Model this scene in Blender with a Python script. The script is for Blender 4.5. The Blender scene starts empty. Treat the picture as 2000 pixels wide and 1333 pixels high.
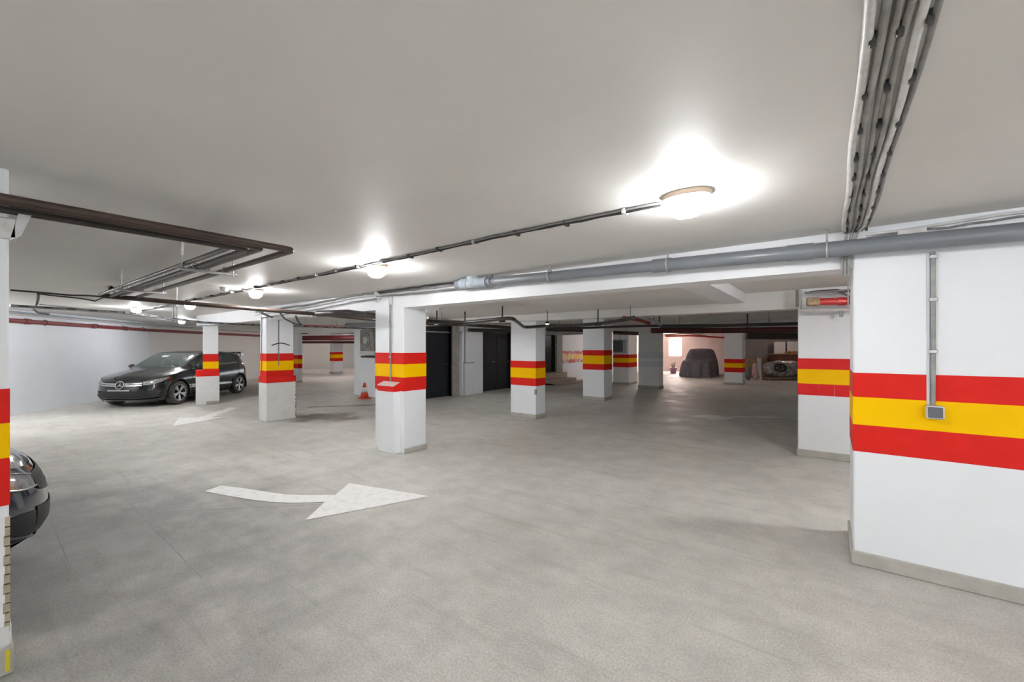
import bpy, math, random
from mathutils import Vector, Matrix, noise as mnoise

# ------------------------------------------------------------------ camera
FPX, HY, EYE = 820.0, 678.0, 1.55            # focal length and horizon in a 2000x1333 frame, eye height
YAW = math.atan2(622.0, 820.0)
scene = bpy.context.scene
cam_d = bpy.data.cameras.new('camera')
cam = bpy.data.objects.new('camera', cam_d)
scene.collection.objects.link(cam)
cam.location = (0, 0, EYE)
cam.rotation_euler = (math.pi / 2, 0, YAW)
cam_d.sensor_width = 36.0
cam_d.lens = 36.0 * FPX / 2000.0
cam_d.shift_y = (HY - 666.5) / 2000.0
cam_d.clip_start = 0.02
scene.camera = cam

# ------------------------------------------------------------------ world, exposure
world = bpy.data.worlds.new('world')
scene.world = world
world.use_nodes = True
world.node_tree.nodes['Background'].inputs[0].default_value = (0.9, 0.95, 1.0, 1)
world.node_tree.nodes['Background'].inputs[1].default_value = 1.0
vs = scene.view_settings
vs.view_transform = 'Standard'
vs.look = 'None'
vs.gamma = 1.0
vs.use_curve_mapping = False
vs.exposure = 1.5
LAMP = 64.0                                   # emission of the ceiling lamp diffusers

# added fill light behind the viewer, standing in a made-up entrance
rear_fill = bpy.data.lights.new('rear_fill_light', 'AREA')
rear_fill.shape = 'RECTANGLE'
rear_fill.size, rear_fill.size_y = 7.0, 2.1
rear_fill.energy = 170.0
rear_fill.color = (1.0, 0.985, 0.96)
eo = bpy.data.objects.new('rear_fill_light', rear_fill)
scene.collection.objects.link(eo)
eo.location = (4.0, -4.0, 1.25)
eo.rotation_euler = (math.pi / 2, 0, math.pi)
scene.cycles.max_bounces = 7
scene.cycles.diffuse_bounces = 5
scene.cycles.transparent_max_bounces = 8
scene.cycles.glossy_bounces = 2
scene.cycles.use_light_tree = False
scene.cycles.caustics_reflective = False
scene.cycles.caustics_refractive = False

# ------------------------------------------------------------------ helpers
FW = Vector((-math.sin(YAW), math.cos(YAW), 0))
RT = Vector((math.cos(YAW), math.sin(YAW), 0))
col = scene.collection
R = random.Random(7)


def at(px, py, z):
    """point of height z seen at a spot of the photograph (surveyed from the calibrated view)"""
    t = (z - EYE) * FPX / (HY - py)
    p = FW * t + RT * ((px - 1000) / FPX * t)
    return Vector((p.x, p.y, z))


def atd(px, py, d):
    p = FW * d + RT * ((px - 1000) / FPX * d)
    return Vector((p.x, p.y, EYE + (HY - py) / FPX * d))


def gnd(px, d):
    p = atd(px, HY, d)
    return Vector((p.x, p.y, 0))


def nodes_of(m):
    m.use_nodes = True
    nt = m.node_tree
    return nt, nt.nodes, nt.links, nt.nodes['Principled BSDF']


def mat(name, c, rough=0.6, metal=0.0, var=0.0, vscale=4.0, bump=0.0, bscale=30.0, coat=0.0, stretch=None, spec=None,
        emit=None, estr=0.0, c2=None, lo=0.35, hi=0.65):
    m = bpy.data.materials.new(name)
    nt, N, L, b = nodes_of(m)
    b.inputs['Base Color'].default_value = (*c, 1)
    b.inputs['Roughness'].default_value = rough
    b.inputs['Metallic'].default_value = metal
    if coat:
        b.inputs['Coat Weight'].default_value = coat
        b.inputs['Coat Roughness'].default_value = 0.04
    if spec is not None:
        b.inputs['Specular IOR Level'].default_value = spec
    if emit:
        b.inputs['Emission Color'].default_value = (*emit, 1)
        b.inputs['Emission Strength'].default_value = estr
    if var or bump or c2:
        tc = N.new('ShaderNodeTexCoord')
        mp = N.new('ShaderNodeMapping')
        if stretch:
            mp.inputs['Scale'].default_value = stretch
        L.new(tc.outputs['Object'], mp.inputs['Vector'])
    if var or c2:
        n = N.new('ShaderNodeTexNoise')
        n.inputs['Scale'].default_value = vscale
        n.inputs['Detail'].default_value = 6
        n.inputs['Roughness'].default_value = 0.6
        r = N.new('ShaderNodeValToRGB')
        r.color_ramp.elements[0].position = lo
        r.color_ramp.elements[1].position = hi
        d = c2 if c2 else tuple(max(0, x * (1 - var)) for x in c)
        r.color_ramp.elements[0].color = (*d, 1)
        r.color_ramp.elements[1].color = (*c, 1)
        L.new(mp.outputs['Vector'], n.inputs['Vector'])
        L.new(n.outputs['Fac'], r.inputs['Fac'])
        L.new(r.outputs['Color'], b.inputs['Base Color'])
    if bump:
        n2 = N.new('ShaderNodeTexNoise')
        n2.inputs['Scale'].default_value = bscale
        n2.inputs['Detail'].default_value = 5
        bp = N.new('ShaderNodeBump')
        bp.inputs['Strength'].default_value = bump
        bp.inputs['Distance'].default_value = 0.02
        L.new(mp.outputs['Vector'], n2.inputs['Vector'])
        L.new(n2.outputs['Fac'], bp.inputs['Height'])
        L.new(bp.outputs['Normal'], b.inputs['Normal'])
    return m


def floor_material():
    m = bpy.data.materials.new('concrete_floor')
    nt, N, L, b = nodes_of(m)
    tc = N.new('ShaderNodeTexCoord')

    def noise(scale, detail=5, rough=0.6, vec=None, dist=0.0):
        n = N.new('ShaderNodeTexNoise')
        n.inputs['Scale'].default_value = scale
        n.inputs['Detail'].default_value = detail
        n.inputs['Roughness'].default_value = rough
        n.inputs['Distortion'].default_value = dist
        L.new(vec or tc.outputs['Object'], n.inputs['Vector'])
        return n.outputs['Fac']

    def ramp(fac, p0, c0, p1, c1):
        r = N.new('ShaderNodeValToRGB')
        r.color_ramp.elements[0].position, r.color_ramp.elements[1].position = p0, p1
        r.color_ramp.elements[0].color = (*c0, 1)
        r.color_ramp.elements[1].color = (*c1, 1)
        L.new(fac, r.inputs['Fac'])
        return r.outputs['Color']

    def mix(fac, a, c, mode='MIX'):
        x = N.new('ShaderNodeMix')
        x.data_type = 'RGBA'
        x.blend_type = mode
        if isinstance(fac, float):
            x.inputs[0].default_value = fac
        else:
            L.new(fac, x.inputs[0])
        for i, v in ((6, a), (7, c)):
            if isinstance(v, tuple):
                x.inputs[i].default_value = (*v, 1)
            else:
                L.new(v, x.inputs[i])
        return x.outputs[2]

    base = ramp(noise(0.55, 6, 0.62), 0.32, (0.58, 0.565, 0.525), 0.68, (0.745, 0.725, 0.68))
    med = ramp(noise(3.2, 8, 0.7), 0.36, (0.78, 0.78, 0.78), 0.62, (1, 1, 1))
    c = mix(0.75, base, med, 'MULTIPLY')
    speck = ramp(noise(85, 3, 0.7), 0.38, (0.70, 0.69, 0.67), 0.60, (1.06, 1.06, 1.06))
    c = mix(0.7, c, speck, 'MULTIPLY')
    # tyre scuffs: noise stretched across the driving direction
    mp = N.new('ShaderNodeMapping')
    mp.inputs['Rotation'].default_value = (0, 0, 0.35)
    mp.inputs['Scale'].default_value = (0.5, 5.0, 1)
    L.new(tc.outputs['Object'], mp.inputs['Vector'])
    scuff = ramp(noise(1.3, 7, 0.7, mp.outputs['Vector'], 0.6), 0.30, (0.76, 0.75, 0.73), 0.47, (1, 1, 1))
    c = mix(0.65, c, scuff, 'MULTIPLY')

    # wet leak on the floor between the second pillar and the traffic cone
    def blob(cx, cy, sx, sy, rot, p0, p1):
        mm = N.new('ShaderNodeMapping')
        mm.vector_type = 'TEXTURE'
        mm.inputs['Location'].default_value = (cx, cy, 0)
        mm.inputs['Rotation'].default_value = (0, 0, rot)
        mm.inputs['Scale'].default_value = (sx, sy, 1)
        L.new(tc.outputs['Object'], mm.inputs['Vector'])
        ln = N.new('ShaderNodeVectorMath')
        ln.operation = 'LENGTH'
        L.new(mm.outputs['Vector'], ln.inputs[0])
        nz = noise(1.9, 5, 0.6)
        ad = N.new('ShaderNodeMath')
        ad.operation = 'MULTIPLY_ADD'
        L.new(nz, ad.inputs[0])
        ad.inputs[1].default_value = 1.5
        L.new(ln.outputs['Value'], ad.inputs[2])
        r = N.new('ShaderNodeValToRGB')
        r.color_ramp.elements[0].position, r.color_ramp.elements[1].position = p0, p1
        r.color_ramp.elements[0].color = (1, 1, 1, 1)
        r.color_ramp.elements[1].color = (0, 0, 0, 1)
        sc_ = N.new('ShaderNodeMath')
        sc_.operation = 'MULTIPLY'
        sc_.inputs[1].default_value = 0.4
        L.new(ad.outputs[0], sc_.inputs[0])
        L.new(sc_.outputs[0], r.inputs['Fac'])
        return r.outputs['Color']
    w1 = blob(-8.95, 4.85, 1.5, 0.95, 0.8, 0.44, 0.60)
    w2 = blob(-10.0, 6.3, 1.7, 0.30, 0.9, 0.44, 0.60)
    wet = mix(1.0, w1, w2, 'LIGHTEN')
    dark = mix(1.0, c, (0.40, 0.37, 0.34), 'MULTIPLY')
    c = mix(wet, c, dark)
    worn = blob(-4.7, 0.5, 2.6, 1.6, 0.2, 0.48, 0.80)  # worn concrete, darkened further to offset the lamps' light at left front
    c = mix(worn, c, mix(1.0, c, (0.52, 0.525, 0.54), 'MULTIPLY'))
    L.new(c, b.inputs['Base Color'])
    rr = N.new('ShaderNodeMapRange')
    rr.inputs['From Min'].default_value = 0.3
    rr.inputs['From Max'].default_value = 0.7
    rr.inputs['To Min'].default_value = 0.48
    rr.inputs['To Max'].default_value = 0.68
    L.new(noise(2.0, 4), rr.inputs['Value'])
    rw = N.new('ShaderNodeMix')
    L.new(wet, rw.inputs[0])
    L.new(rr.outputs['Result'], rw.inputs[2])
    rw.inputs[3].default_value = 0.55
    L.new(rw.outputs[0], b.inputs['Roughness'])
    b.inputs['Specular IOR Level'].default_value = 0.4
    bp = N.new('ShaderNodeBump')
    bp.inputs['Strength'].default_value = 0.10
    bp.inputs['Distance'].default_value = 0.01
    L.new(noise(40, 5), bp.inputs['Height'])
    L.new(bp.outputs['Normal'], b.inputs['Normal'])
    return m


M = {}
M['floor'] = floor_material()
M['ceiling'] = mat('ceiling_plaster', (0.80, 0.785, 0.76), 0.55, var=0.07, vscale=0.8, bump=0.16, bscale=5.0)
M['ceiling2'] = mat('ceiling_paint_far', (0.78, 0.765, 0.74), 0.6, var=0.06, vscale=0.9, bump=0.08, bscale=4.0)
M['beam'] = mat('beam_paint', (0.85, 0.86, 0.88), 0.55, var=0.05, vscale=1.5, bump=0.05, bscale=8)
M['white'] = mat('white_paint', (0.87, 0.89, 0.92), 0.5, var=0.04, vscale=2.0, bump=0.05, bscale=9)
M['worn'] = mat('worn_white_paint', (0.76, 0.76, 0.75), 0.55, var=0.16, vscale=3.0, bump=0.06, bscale=9, lo=0.30, hi=0.50)
M['wallblue'] = mat('pale_blue_wall_paint', (0.84, 0.88, 0.94), 0.5, var=0.05, vscale=0.8, bump=0.04, bscale=6)
M['wallwarm'] = mat('warm_white_wall_paint', (0.78, 0.75, 0.73), 0.55, var=0.06, vscale=0.8, bump=0.04, bscale=6)
M['red'] = mat('red_stripe_paint', (0.74, 0.022, 0.016), 0.5, var=0.08, vscale=6, spec=0.12)
M['yellow'] = mat('yellow_stripe_paint', (1.0, 0.575, 0.0), 0.5, var=0.04, vscale=6, spec=0.08)
M['red_drip'] = mat('streaked_red_stripe_paint', (0.66, 0.025, 0.025), 0.5, c2=(0.74, 0.40, 0.40), vscale=1.0, stretch=(30, 30, 1.2), lo=0.30, hi=0.38, spec=0.12)
M['yellow_drip'] = mat('streaked_yellow_stripe_paint', (0.96, 0.55, 0.006), 0.45, c2=(0.92, 0.68, 0.30), vscale=1.0, stretch=(30, 30, 1.2), lo=0.27, hi=0.34, spec=0.08)
M['red_worn'] = mat('worn_red_stripe_paint', (0.55, 0.07, 0.06), 0.4, c2=(0.75, 0.66, 0.62), vscale=5, lo=0.38, hi=0.55)
M['yellow_worn'] = mat('worn_yellow_stripe_paint', (0.85, 0.48, 0.05), 0.4, c2=(0.85, 0.75, 0.58), vscale=5, lo=0.38, hi=0.55)
M['blue_faded'] = mat('faded_stripe_paint', (0.62, 0.65, 0.70), 0.55, var=0.06, vscale=4)  # blue-grey tone of the faded bands on the plain pillar
M['skirt'] = mat('cement_skirting', (0.50, 0.48, 0.43), 0.7, var=0.18, vscale=7, bump=0.15, bscale=22)
M['cement'] = mat('bare_cement', (0.42, 0.40, 0.36), 0.8, var=0.25, vscale=5, bump=0.2, bscale=18)
M['joint'] = mat('dark_slab_joint', (0.36, 0.35, 0.335), 0.8, var=0.3, vscale=9)
M['mark'] = mat('road_marking_paint', (0.93, 0.93, 0.91), 0.5, c2=(0.80, 0.79, 0.77), vscale=14, lo=0.30, hi=0.52)
M['mark_old'] = mat('worn_road_marking_paint', (0.86, 0.85, 0.83), 0.5, c2=(0.66, 0.64, 0.60), vscale=9, lo=0.35, hi=0.6)
M['pvc'] = mat('grey_pvc', (0.20, 0.215, 0.24), 0.32, var=0.10, vscale=5)
M['pvc_dust'] = mat('dusty_grey_pvc', (0.36, 0.40, 0.44), 0.55, var=0.25, vscale=14)
M['zinc'] = mat('galvanised_steel', (0.52, 0.52, 0.52), 0.38, 0.75, var=0.15, vscale=20)
M['steel_brown'] = mat('primed_brown_steel', (0.085, 0.055, 0.045), 0.38, 0.25, var=0.35, vscale=6)
M['steel_dark'] = mat('dark_primed_steel', (0.06, 0.05, 0.047), 0.4, 0.25, var=0.3, vscale=6)
M['fire'] = mat('red_fire_pipe_paint', (0.26, 0.045, 0.045), 0.4, var=0.25, vscale=5)
M['fire_dark'] = mat('dark_red_pipe_paint', (0.12, 0.018, 0.02), 0.42, var=0.3, vscale=5)
M['fire_bright'] = mat('bright_red_pipe_paint', (0.55, 0.03, 0.03), 0.35, var=0.15, vscale=8)
M['cable'] = mat('black_cable_sheath', (0.035, 0.034, 0.034), 0.5)
M['cable_grey'] = mat('grey_cable_sheath', (0.26, 0.25, 0.25), 0.5, var=0.3, vscale=25)
M['conduit'] = mat('grey_conduit', (0.40, 0.39, 0.37), 0.45, var=0.35, vscale=9)
M['conduit_w'] = mat('white_conduit', (0.72, 0.71, 0.69), 0.45, var=0.25, vscale=12)
M['conduit_b'] = mat('pale_teal_conduit', (0.40, 0.47, 0.49), 0.42, var=0.2, vscale=9)
M['tray'] = mat('perforated_tray_steel', (0.26, 0.26, 0.26), 0.5, 0.5, var=0.3, vscale=10)
M['clip'] = mat('dark_clip', (0.05, 0.048, 0.045), 0.5)
M['lampbase'] = mat('lamp_base_plastic', (0.62, 0.50, 0.38), 0.5)
M['door'] = mat('dark_blue_metal_door', (0.012, 0.016, 0.022), 0.34, 0.0, var=0.2, vscale=3)
M['black'] = mat('black_plastic', (0.012, 0.012, 0.013), 0.45)
M['rubber'] = mat('tyre_rubber', (0.035, 0.034, 0.032), 0.8, var=0.3, vscale=20)
M['dusty_rubber'] = mat('dusty_tyre_rubber', (0.13, 0.12, 0.11), 0.85, var=0.4, vscale=14)
M['alloy'] = mat('alloy_wheel', (0.62, 0.62, 0.62), 0.28, 0.8)
M['chrome'] = mat('chrome', (0.80, 0.80, 0.81), 0.14, 1.0)
M['carblack'] = mat('black_car_paint', (0.009, 0.009, 0.011), 0.22, 0.0, coat=1.0)
M['carnavy'] = mat('navy_car_paint', (0.016, 0.019, 0.036), 0.12, 0.1, coat=1.0)
def glass_material():
    m = bpy.data.materials.new('tinted_car_glass')
    nt, N, L, b = nodes_of(m)
    tr = N.new('ShaderNodeBsdfTransparent')
    tr.inputs['Color'].default_value = (0.70, 0.82, 0.78, 1)
    gl = N.new('ShaderNodeBsdfGlossy')
    gl.inputs['Roughness'].default_value = 0.03
    fr_ = N.new('ShaderNodeFresnel')
    fr_.inputs['IOR'].default_value = 2.1
    mx = N.new('ShaderNodeMixShader')
    L.new(fr_.outputs[0], mx.inputs[0])
    L.new(tr.outputs[0], mx.inputs[1])
    L.new(gl.outputs[0], mx.inputs[2])
    df = N.new('ShaderNodeBsdfDiffuse')
    df.inputs['Color'].default_value = (0.46, 0.56, 0.53, 1)
    m2 = N.new('ShaderNodeMixShader')
    m2.inputs[0].default_value = 0.22
    L.new(mx.outputs[0], m2.inputs[1])
    L.new(df.outputs[0], m2.inputs[2])
    L.new(m2.outputs[0], N['Material Output'].inputs['Surface'])
    return m


M['glass'] = glass_material()
M['seatcloth'] = mat('dark_seat_cloth', (0.14, 0.14, 0.14), 0.8)
M['headlamp'] = mat('headlamp_lens', (0.42, 0.42, 0.43), 0.10, 0.35, var=0.5, vscale=18, coat=1.0)
M['taillamp'] = mat('tail_lamp_lens', (0.25, 0.01, 0.012), 0.12, 0.0, coat=1.0)
M['plate'] = mat('number_plate_holder', (0.45, 0.43, 0.42), 0.4)
M['cover'] = mat('dark_car_cover_cloth', (0.15, 0.14, 0.16), 0.62, var=0.3, vscale=5, bump=0.35, bscale=7)
M['cone'] = mat('orange_cone_plastic', (0.72, 0.07, 0.02), 0.45, var=0.15, vscale=12)
M['coneband'] = mat('cone_white_band', (0.72, 0.70, 0.68), 0.45)
M['fan'] = mat('rusty_fan_box', (0.33, 0.32, 0.30), 0.6, c2=(0.16, 0.13, 0.10), vscale=7, lo=0.3, hi=0.55)
M['steelpanel'] = mat('dark_steel_panel', (0.10, 0.125, 0.13), 0.42, 0.3, var=0.25, vscale=6)
M['panelframe'] = mat('panel_frame_grey', (0.45, 0.46, 0.46), 0.5)
M['step'] = mat('tan_concrete_step', (0.52, 0.42, 0.32), 0.75, var=0.25, vscale=6, bump=0.1, bscale=20)
M['tan'] = mat('varnished_plywood', (0.38, 0.26, 0.15), 0.5, var=0.3, vscale=4, stretch=(1, 1, 8))
M['brownwood'] = mat('dark_brown_wood', (0.13, 0.055, 0.03), 0.45, var=0.35, vscale=4, stretch=(1, 1, 8))
M['cardboard'] = mat('brown_cardboard', (0.36, 0.20, 0.09), 0.75, var=0.2, vscale=8)
M['film'] = mat('clear_plastic_wrap', (0.44, 0.43, 0.41), 0.22, 0.0, c2=(0.16, 0.15, 0.14), vscale=6, lo=0.36, hi=0.62, bump=0.9, bscale=9, coat=0.8)
M['pink'] = mat('pink_plastic_sack', (0.62, 0.33, 0.29), 0.5, c2=(0.60, 0.50, 0.47), vscale=6, bump=0.4, bscale=12)
M['purple'] = mat('mauve_plastic_tub', (0.50, 0.30, 0.46), 0.45, var=0.15, vscale=6)
M['plant'] = mat('dry_plant_leaf', (0.20, 0.22, 0.10), 0.6, var=0.3, vscale=10)
M['greybag'] = mat('grey_fabric_bag', (0.20, 0.19, 0.20), 0.7, var=0.4, vscale=7, bump=0.4, bscale=10)
M['whiteboard'] = mat('white_laminate_board', (0.66, 0.66, 0.68), 0.35, var=0.08, vscale=4)
M['greywall'] = mat('grey_store_wall', (0.27, 0.26, 0.26), 0.7, var=0.2, vscale=2)
M['switch'] = mat('switch_dark_face', (0.10, 0.11, 0.13), 0.35)
M['wool'] = mat('frayed_pipe_insulation', (0.50, 0.36, 0.22), 0.9, var=0.4, vscale=18, bump=0.9, bscale=25)
M['tape'] = mat('yellow_tape', (0.70, 0.60, 0.03), 0.5)


class MB:
    """collects shapes and links them as ONE mesh object"""

    def __init__(s):
        s.v, s.f, s.sm = [], [], []

    def add(s, vs_, fs, smooth=False, T=None):
        o = len(s.v)
        s.v += [tuple(T @ Vector(p)) if T else tuple(p) for p in vs_]
        s.f += [tuple(i + o for i in q) for q in fs]
        s.sm += [smooth] * len(fs)
        return s

    def box(s, x0, x1, y0, y1, z0, z1, T=None):
        v = [(x0, y0, z0), (x1, y0, z0), (x1, y1, z0), (x0, y1, z0), (x0, y0, z1), (x1, y0, z1), (x1, y1, z1), (x0, y1, z1)]
        return s.add(v, [(0, 3, 2, 1), (4, 5, 6, 7), (0, 1, 5, 4), (1, 2, 6, 5), (2, 3, 7, 6), (3, 0, 4, 7)], T=T)

    def bbox(s, x0, x1, y0, y1, z0, z1, b=0.01, T=None):
        """box with chamfered edges"""
        vs_, idx = [], {}
        for ix, (xa, sx) in enumerate(((x0, 1), (x1, -1))):
            for iy, (ya, sy) in enumerate(((y0, 1), (y1, -1))):
                for iz, (za, sz) in enumerate(((z0, 1), (z1, -1))):
                    for k in range(3):
                        p = [xa + sx * b, ya + sy * b, za + sz * b]
                        p[k] = (xa, ya, za)[k]
                        idx[(ix, iy, iz, k)] = len(vs_)
                        vs_.append(tuple(p))
        g = lambda ix, iy, iz, k: idx[(ix, iy, iz, k)]
        fs = []
        for i in (0, 1):
            q = [g(i, 0, 0, 0), g(i, 1, 0, 0), g(i, 1, 1, 0), g(i, 0, 1, 0)]
            fs.append(q if i else q[::-1])
            q = [g(0, i, 0, 1), g(1, i, 0, 1), g(1, i, 1, 1), g(0, i, 1, 1)]
            fs.append(q[::-1] if i else q)
            q = [g(0, 0, i, 2), g(1, 0, i, 2), g(1, 1, i, 2), g(0, 1, i, 2)]
            fs.append(q if i else q[::-1])
        for a in (0, 1):
            for c in (0, 1):
                fs.append([g(0, a, c, 1), g(1, a, c, 1), g(1, a, c, 2), g(0, a, c, 2)])
                fs.append([g(a, 0, c, 0), g(a, 1, c, 0), g(a, 1, c, 2), g(a, 0, c, 2)])
                fs.append([g(a, c, 0, 0), g(a, c, 1, 0), g(a, c, 1, 1), g(a, c, 0, 1)])
        for ix in (0, 1):
            for iy in (0, 1):
                for iz in (0, 1):
                    fs.append([g(ix, iy, iz, 0), g(ix, iy, iz, 1), g(ix, iy, iz, 2)])
        return s.add(vs_, fs, T=T)

    def prism(s, pts, z0, z1, T=None):
        n = len(pts)
        v = [(x, y, z0) for x, y in pts] + [(x, y, z1) for x, y in pts]
        f = [tuple(range(n))[::-1], tuple(range(n, 2 * n))] + [(i, (i + 1) % n, (i + 1) % n + n, i + n) for i in range(n)]
        return s.add(v, f, T=T)

    def tube(s, pts, r, n=8, caps=True, T=None):
        pts = [Vector(p) for p in pts]
        rs = r if isinstance(r, (list, tuple)) else [r] * len(pts)
        v, f = [], []
        up = None
        for i, p in enumerate(pts):
            a = pts[max(i - 1, 0)]
            c = pts[min(i + 1, len(pts) - 1)]
            t = (c - a).normalized()
            if up is None:
                up = Vector((0, 0, 1)) if abs(t.z) < 0.9 else Vector((1, 0, 0))
            u = (up - t * up.dot(t))
            if u.length < 1e-5:
                u = t.orthogonal()
            u.normalize()
            up = u
            w = t.cross(u)
            for k in range(n):
                an = 2 * math.pi * k / n
                v.append(tuple(p + (u * math.cos(an) + w * math.sin(an)) * rs[i]))
        for i in range(len(pts) - 1):
            for k in range(n):
                f.append((i * n + k, i * n + (k + 1) % n, (i + 1) * n + (k + 1) % n, (i + 1) * n + k))
        s.add(v, f, True, T)
        if caps:
            s.add(v[:n], [tuple(range(n))[::-1]], T=T)
            s.add(v[-n:], [tuple(range(n))], T=T)
        return s

    def lathe(s, prof, n=24, T=None, smooth=True):
        """profile of (radius, z) turned about z"""
        v, f = [], []
        for r, z in prof:
            for k in range(n):
                a = 2 * math.pi * k / n
                v.append((r * math.cos(a), r * math.sin(a), z))
        for i in range(len(prof) - 1):
            for k in range(n):
                f.append((i * n + k, i * n + (k + 1) % n, (i + 1) * n + (k + 1) % n, (i + 1) * n + k))
        f.append(tuple(range(n))[::-1])
        m_ = (len(prof) - 1) * n
        f.append(tuple(range(m_, m_ + n)))
        return s.add(v, f, smooth, T)

    def grid(s, P, smooth=True, T=None, close=False):
        """P[i][j] points"""
        n, m_ = len(P), len(P[0])
        v = [tuple(p) for row in P for p in row]
        f = []
        for i in range(n - 1):
            for j in range(m_ if close else m_ - 1):
                f.append((i * m_ + j, i * m_ + (j + 1) % m_, (i + 1) * m_ + (j + 1) % m_, (i + 1) * m_ + j))
        return s.add(v, f, smooth, T)

    def build(s, name, material, parent=None, loc=None, rz=None):
        me = bpy.data.meshes.new(name)
        me.from_pydata(s.v, [], s.f)
        me.polygons.foreach_set('use_smooth', s.sm)
        me.update()
        me.materials.append(M[material] if isinstance(material, str) else material)
        o = bpy.data.objects.new(name, me)
        col.objects.link(o)
        if parent:
            o.parent = parent
        if loc is not None:
            o.location = loc
        if rz is not None:
            o.rotation_euler = (0, 0, rz)
        return o


def tag(o, label=None, cat=None, group=None, kind=None):
    for k, v in (('label', label), ('category', cat), ('group', group), ('kind', kind)):
        if v:
            o[k] = v
    return o


def thing(name, label, cat, loc=(0, 0, 0), rz=0.0, group=None):
    o = bpy.data.objects.new(name, None)
    o.empty_display_size = 0.1
    col.objects.link(o)
    o.location = loc
    o.rotation_euler = (0, 0, rz)
    return tag(o, label, cat, group)


def struct(name, mb, material, label=None, parent=None):
    o = mb.build(name, material, parent)
    return tag(o, label, None, None, 'structure')


def fillet(pts, rad=0.08, n=5):
    pts = [Vector(p) for p in pts]
    out = [pts[0]]
    for i in range(1, len(pts) - 1):
        a, b, c = pts[i - 1], pts[i], pts[i + 1]
        d1, d2 = (a - b), (c - b)
        r = min(rad, d1.length * 0.45, d2.length * 0.45)
        p, q = b + d1.normalized() * r, b + d2.normalized() * r
        for k in range(n + 1):
            t = k / n
            out.append(p * (1 - t) ** 2 + b * 2 * t * (1 - t) + q * t * t)
    out.append(pts[-1])
    return out


def wavy(pts, amp=0.012, step=0.12, seed=1, sag=0.0):
    """cable path through pts with small irregular waves"""
    rr = random.Random(seed)
    pts = [Vector(p) for p in pts]
    out = []
    for i in range(len(pts) - 1):
        a, b = pts[i], pts[i + 1]
        n = max(2, int((b - a).length / step))
        for k in range(n):
            t = k / n
            p = a.lerp(b, t)
            p.z += -sag * 4 * t * (1 - t)
            if 0 < i or k:
                p += Vector((rr.uniform(-1, 1), rr.uniform(-1, 1), rr.uniform(-1, 1))) * amp
            out.append(p)
    out.append(pts[-1])
    return out


# ================================================================== THE SETTING
ZC, ZB = 2.39, 2.12          # ceiling, underside of the first beam
C0 = Vector((-8.7, -4.0))
C1 = Vector((-19.0, 3.85))
C2 = Vector((-23.6, 9.85))
C3 = Vector((-29.83, 14.64))
C4 = Vector((-28.6, 19.2))
C5 = Vector((-25.0, 30.0))

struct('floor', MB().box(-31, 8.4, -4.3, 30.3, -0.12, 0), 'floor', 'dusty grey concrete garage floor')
struct('ceiling', MB().box(-31, 8.4, -4.3, 4.16, ZC, ZC + 0.2), 'ceiling', 'grey rendered garage ceiling')
cl = MB()
cl.box(-13.7, -1.36, 4.16, 7.3, 2.24, 2.59)
cl.box(-31, -13.7, 4.16, 7.3, ZC, 2.59)
cl.box(-1.36, 8.4, 4.16, 7.3, 2.37, 2.59)
cl.box(-31, 8.4, 7.3, 30.3, ZC, ZC + 0.2)
struct('ceiling', cl, 'ceiling2', 'grey ceiling of the bays behind the first beam')


def wall_seg(mb, a, b, z0=0, z1=2.6, th=0.2, side=1):
    a, b = Vector(a), Vector(b)
    d = (b - a).normalized()
    n = Vector((-d.y, d.x)) * th * side
    mb.prism([(a.x, a.y), (b.x, b.y), (b.x + n.x, b.y + n.y), (a.x + n.x, a.y + n.y)], z0, z1)
    return mb


struct('wall_left', wall_seg(MB(), C0, C1, side=-1), 'wallblue', 'pale blue white wall behind the parked black hatchback')
w = MB()
wall_seg(w, C1, C2, side=-1)
wall_seg(w, C2, C3, side=-1)
struct('wall_left', w, 'wallwarm', 'warm white continuation of the left wall')
w = MB()
wall_seg(w, C3, C4, side=-1)
wall_seg(w, C4, C5, side=-1)
struct('wall_back', w, 'wallwarm', 'far back wall behind the distant striped pillar')
bb = MB()
for a, b in ((C0, C1), (C1, C2), (C2, C3), (C3, C4)):
    wall_seg(bb, a, b, 0, 0.10, 0.025, side=1)
struct('baseboard_left', bb, 'skirt', 'low cement skirting along the left wall')
struct('wall_right', MB().box(8.2, 8.4, -4.3, 30.3, 0, 2.6), 'white')
wr = MB()
wr.box(-31, 0.4, -4.3, -4.1, 0, 2.6).box(7.6, 8.4, -4.3, -4.1, 0, 2.6).box(0.4, 7.6, -4.3, -4.1, 2.32, 2.6)
struct('wall_rear', wr, 'white', 'unseen rear wall with an opening added for the fill light')  # the opening in this unseen wall is made up for the fill light
# storage block in the middle: front face at y = 7.75, long side at x = -9.5
BX = -9.5
blk = MB()
blk.box(-12.3, BX - 0.2, 7.75, 30.2, 0, 2.6)
blk.box(BX - 0.25, BX, 7.75, 8.30, 0, 2.6)
blk.box(BX - 0.25, BX, 8.30, 9.36, 2.32, 2.6)
blk.box(BX - 0.25, BX, 9.36, 10.74, 0, 2.6)
blk.box(BX - 0.25, BX, 10.74, 12.55, 2.12, 2.6)
blk.box(BX - 0.25, BX, 12.55, 14.7, 0, 2.6)
blk.box(BX - 0.25, BX, 14.7, 15.62, 2.1, 2.6)
blk.box(BX - 0.25, BX, 15.62, 30.2, 0, 2.6)
struct('wall_middle', blk, 'white', 'white wall of the storage block with dark doors')
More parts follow.
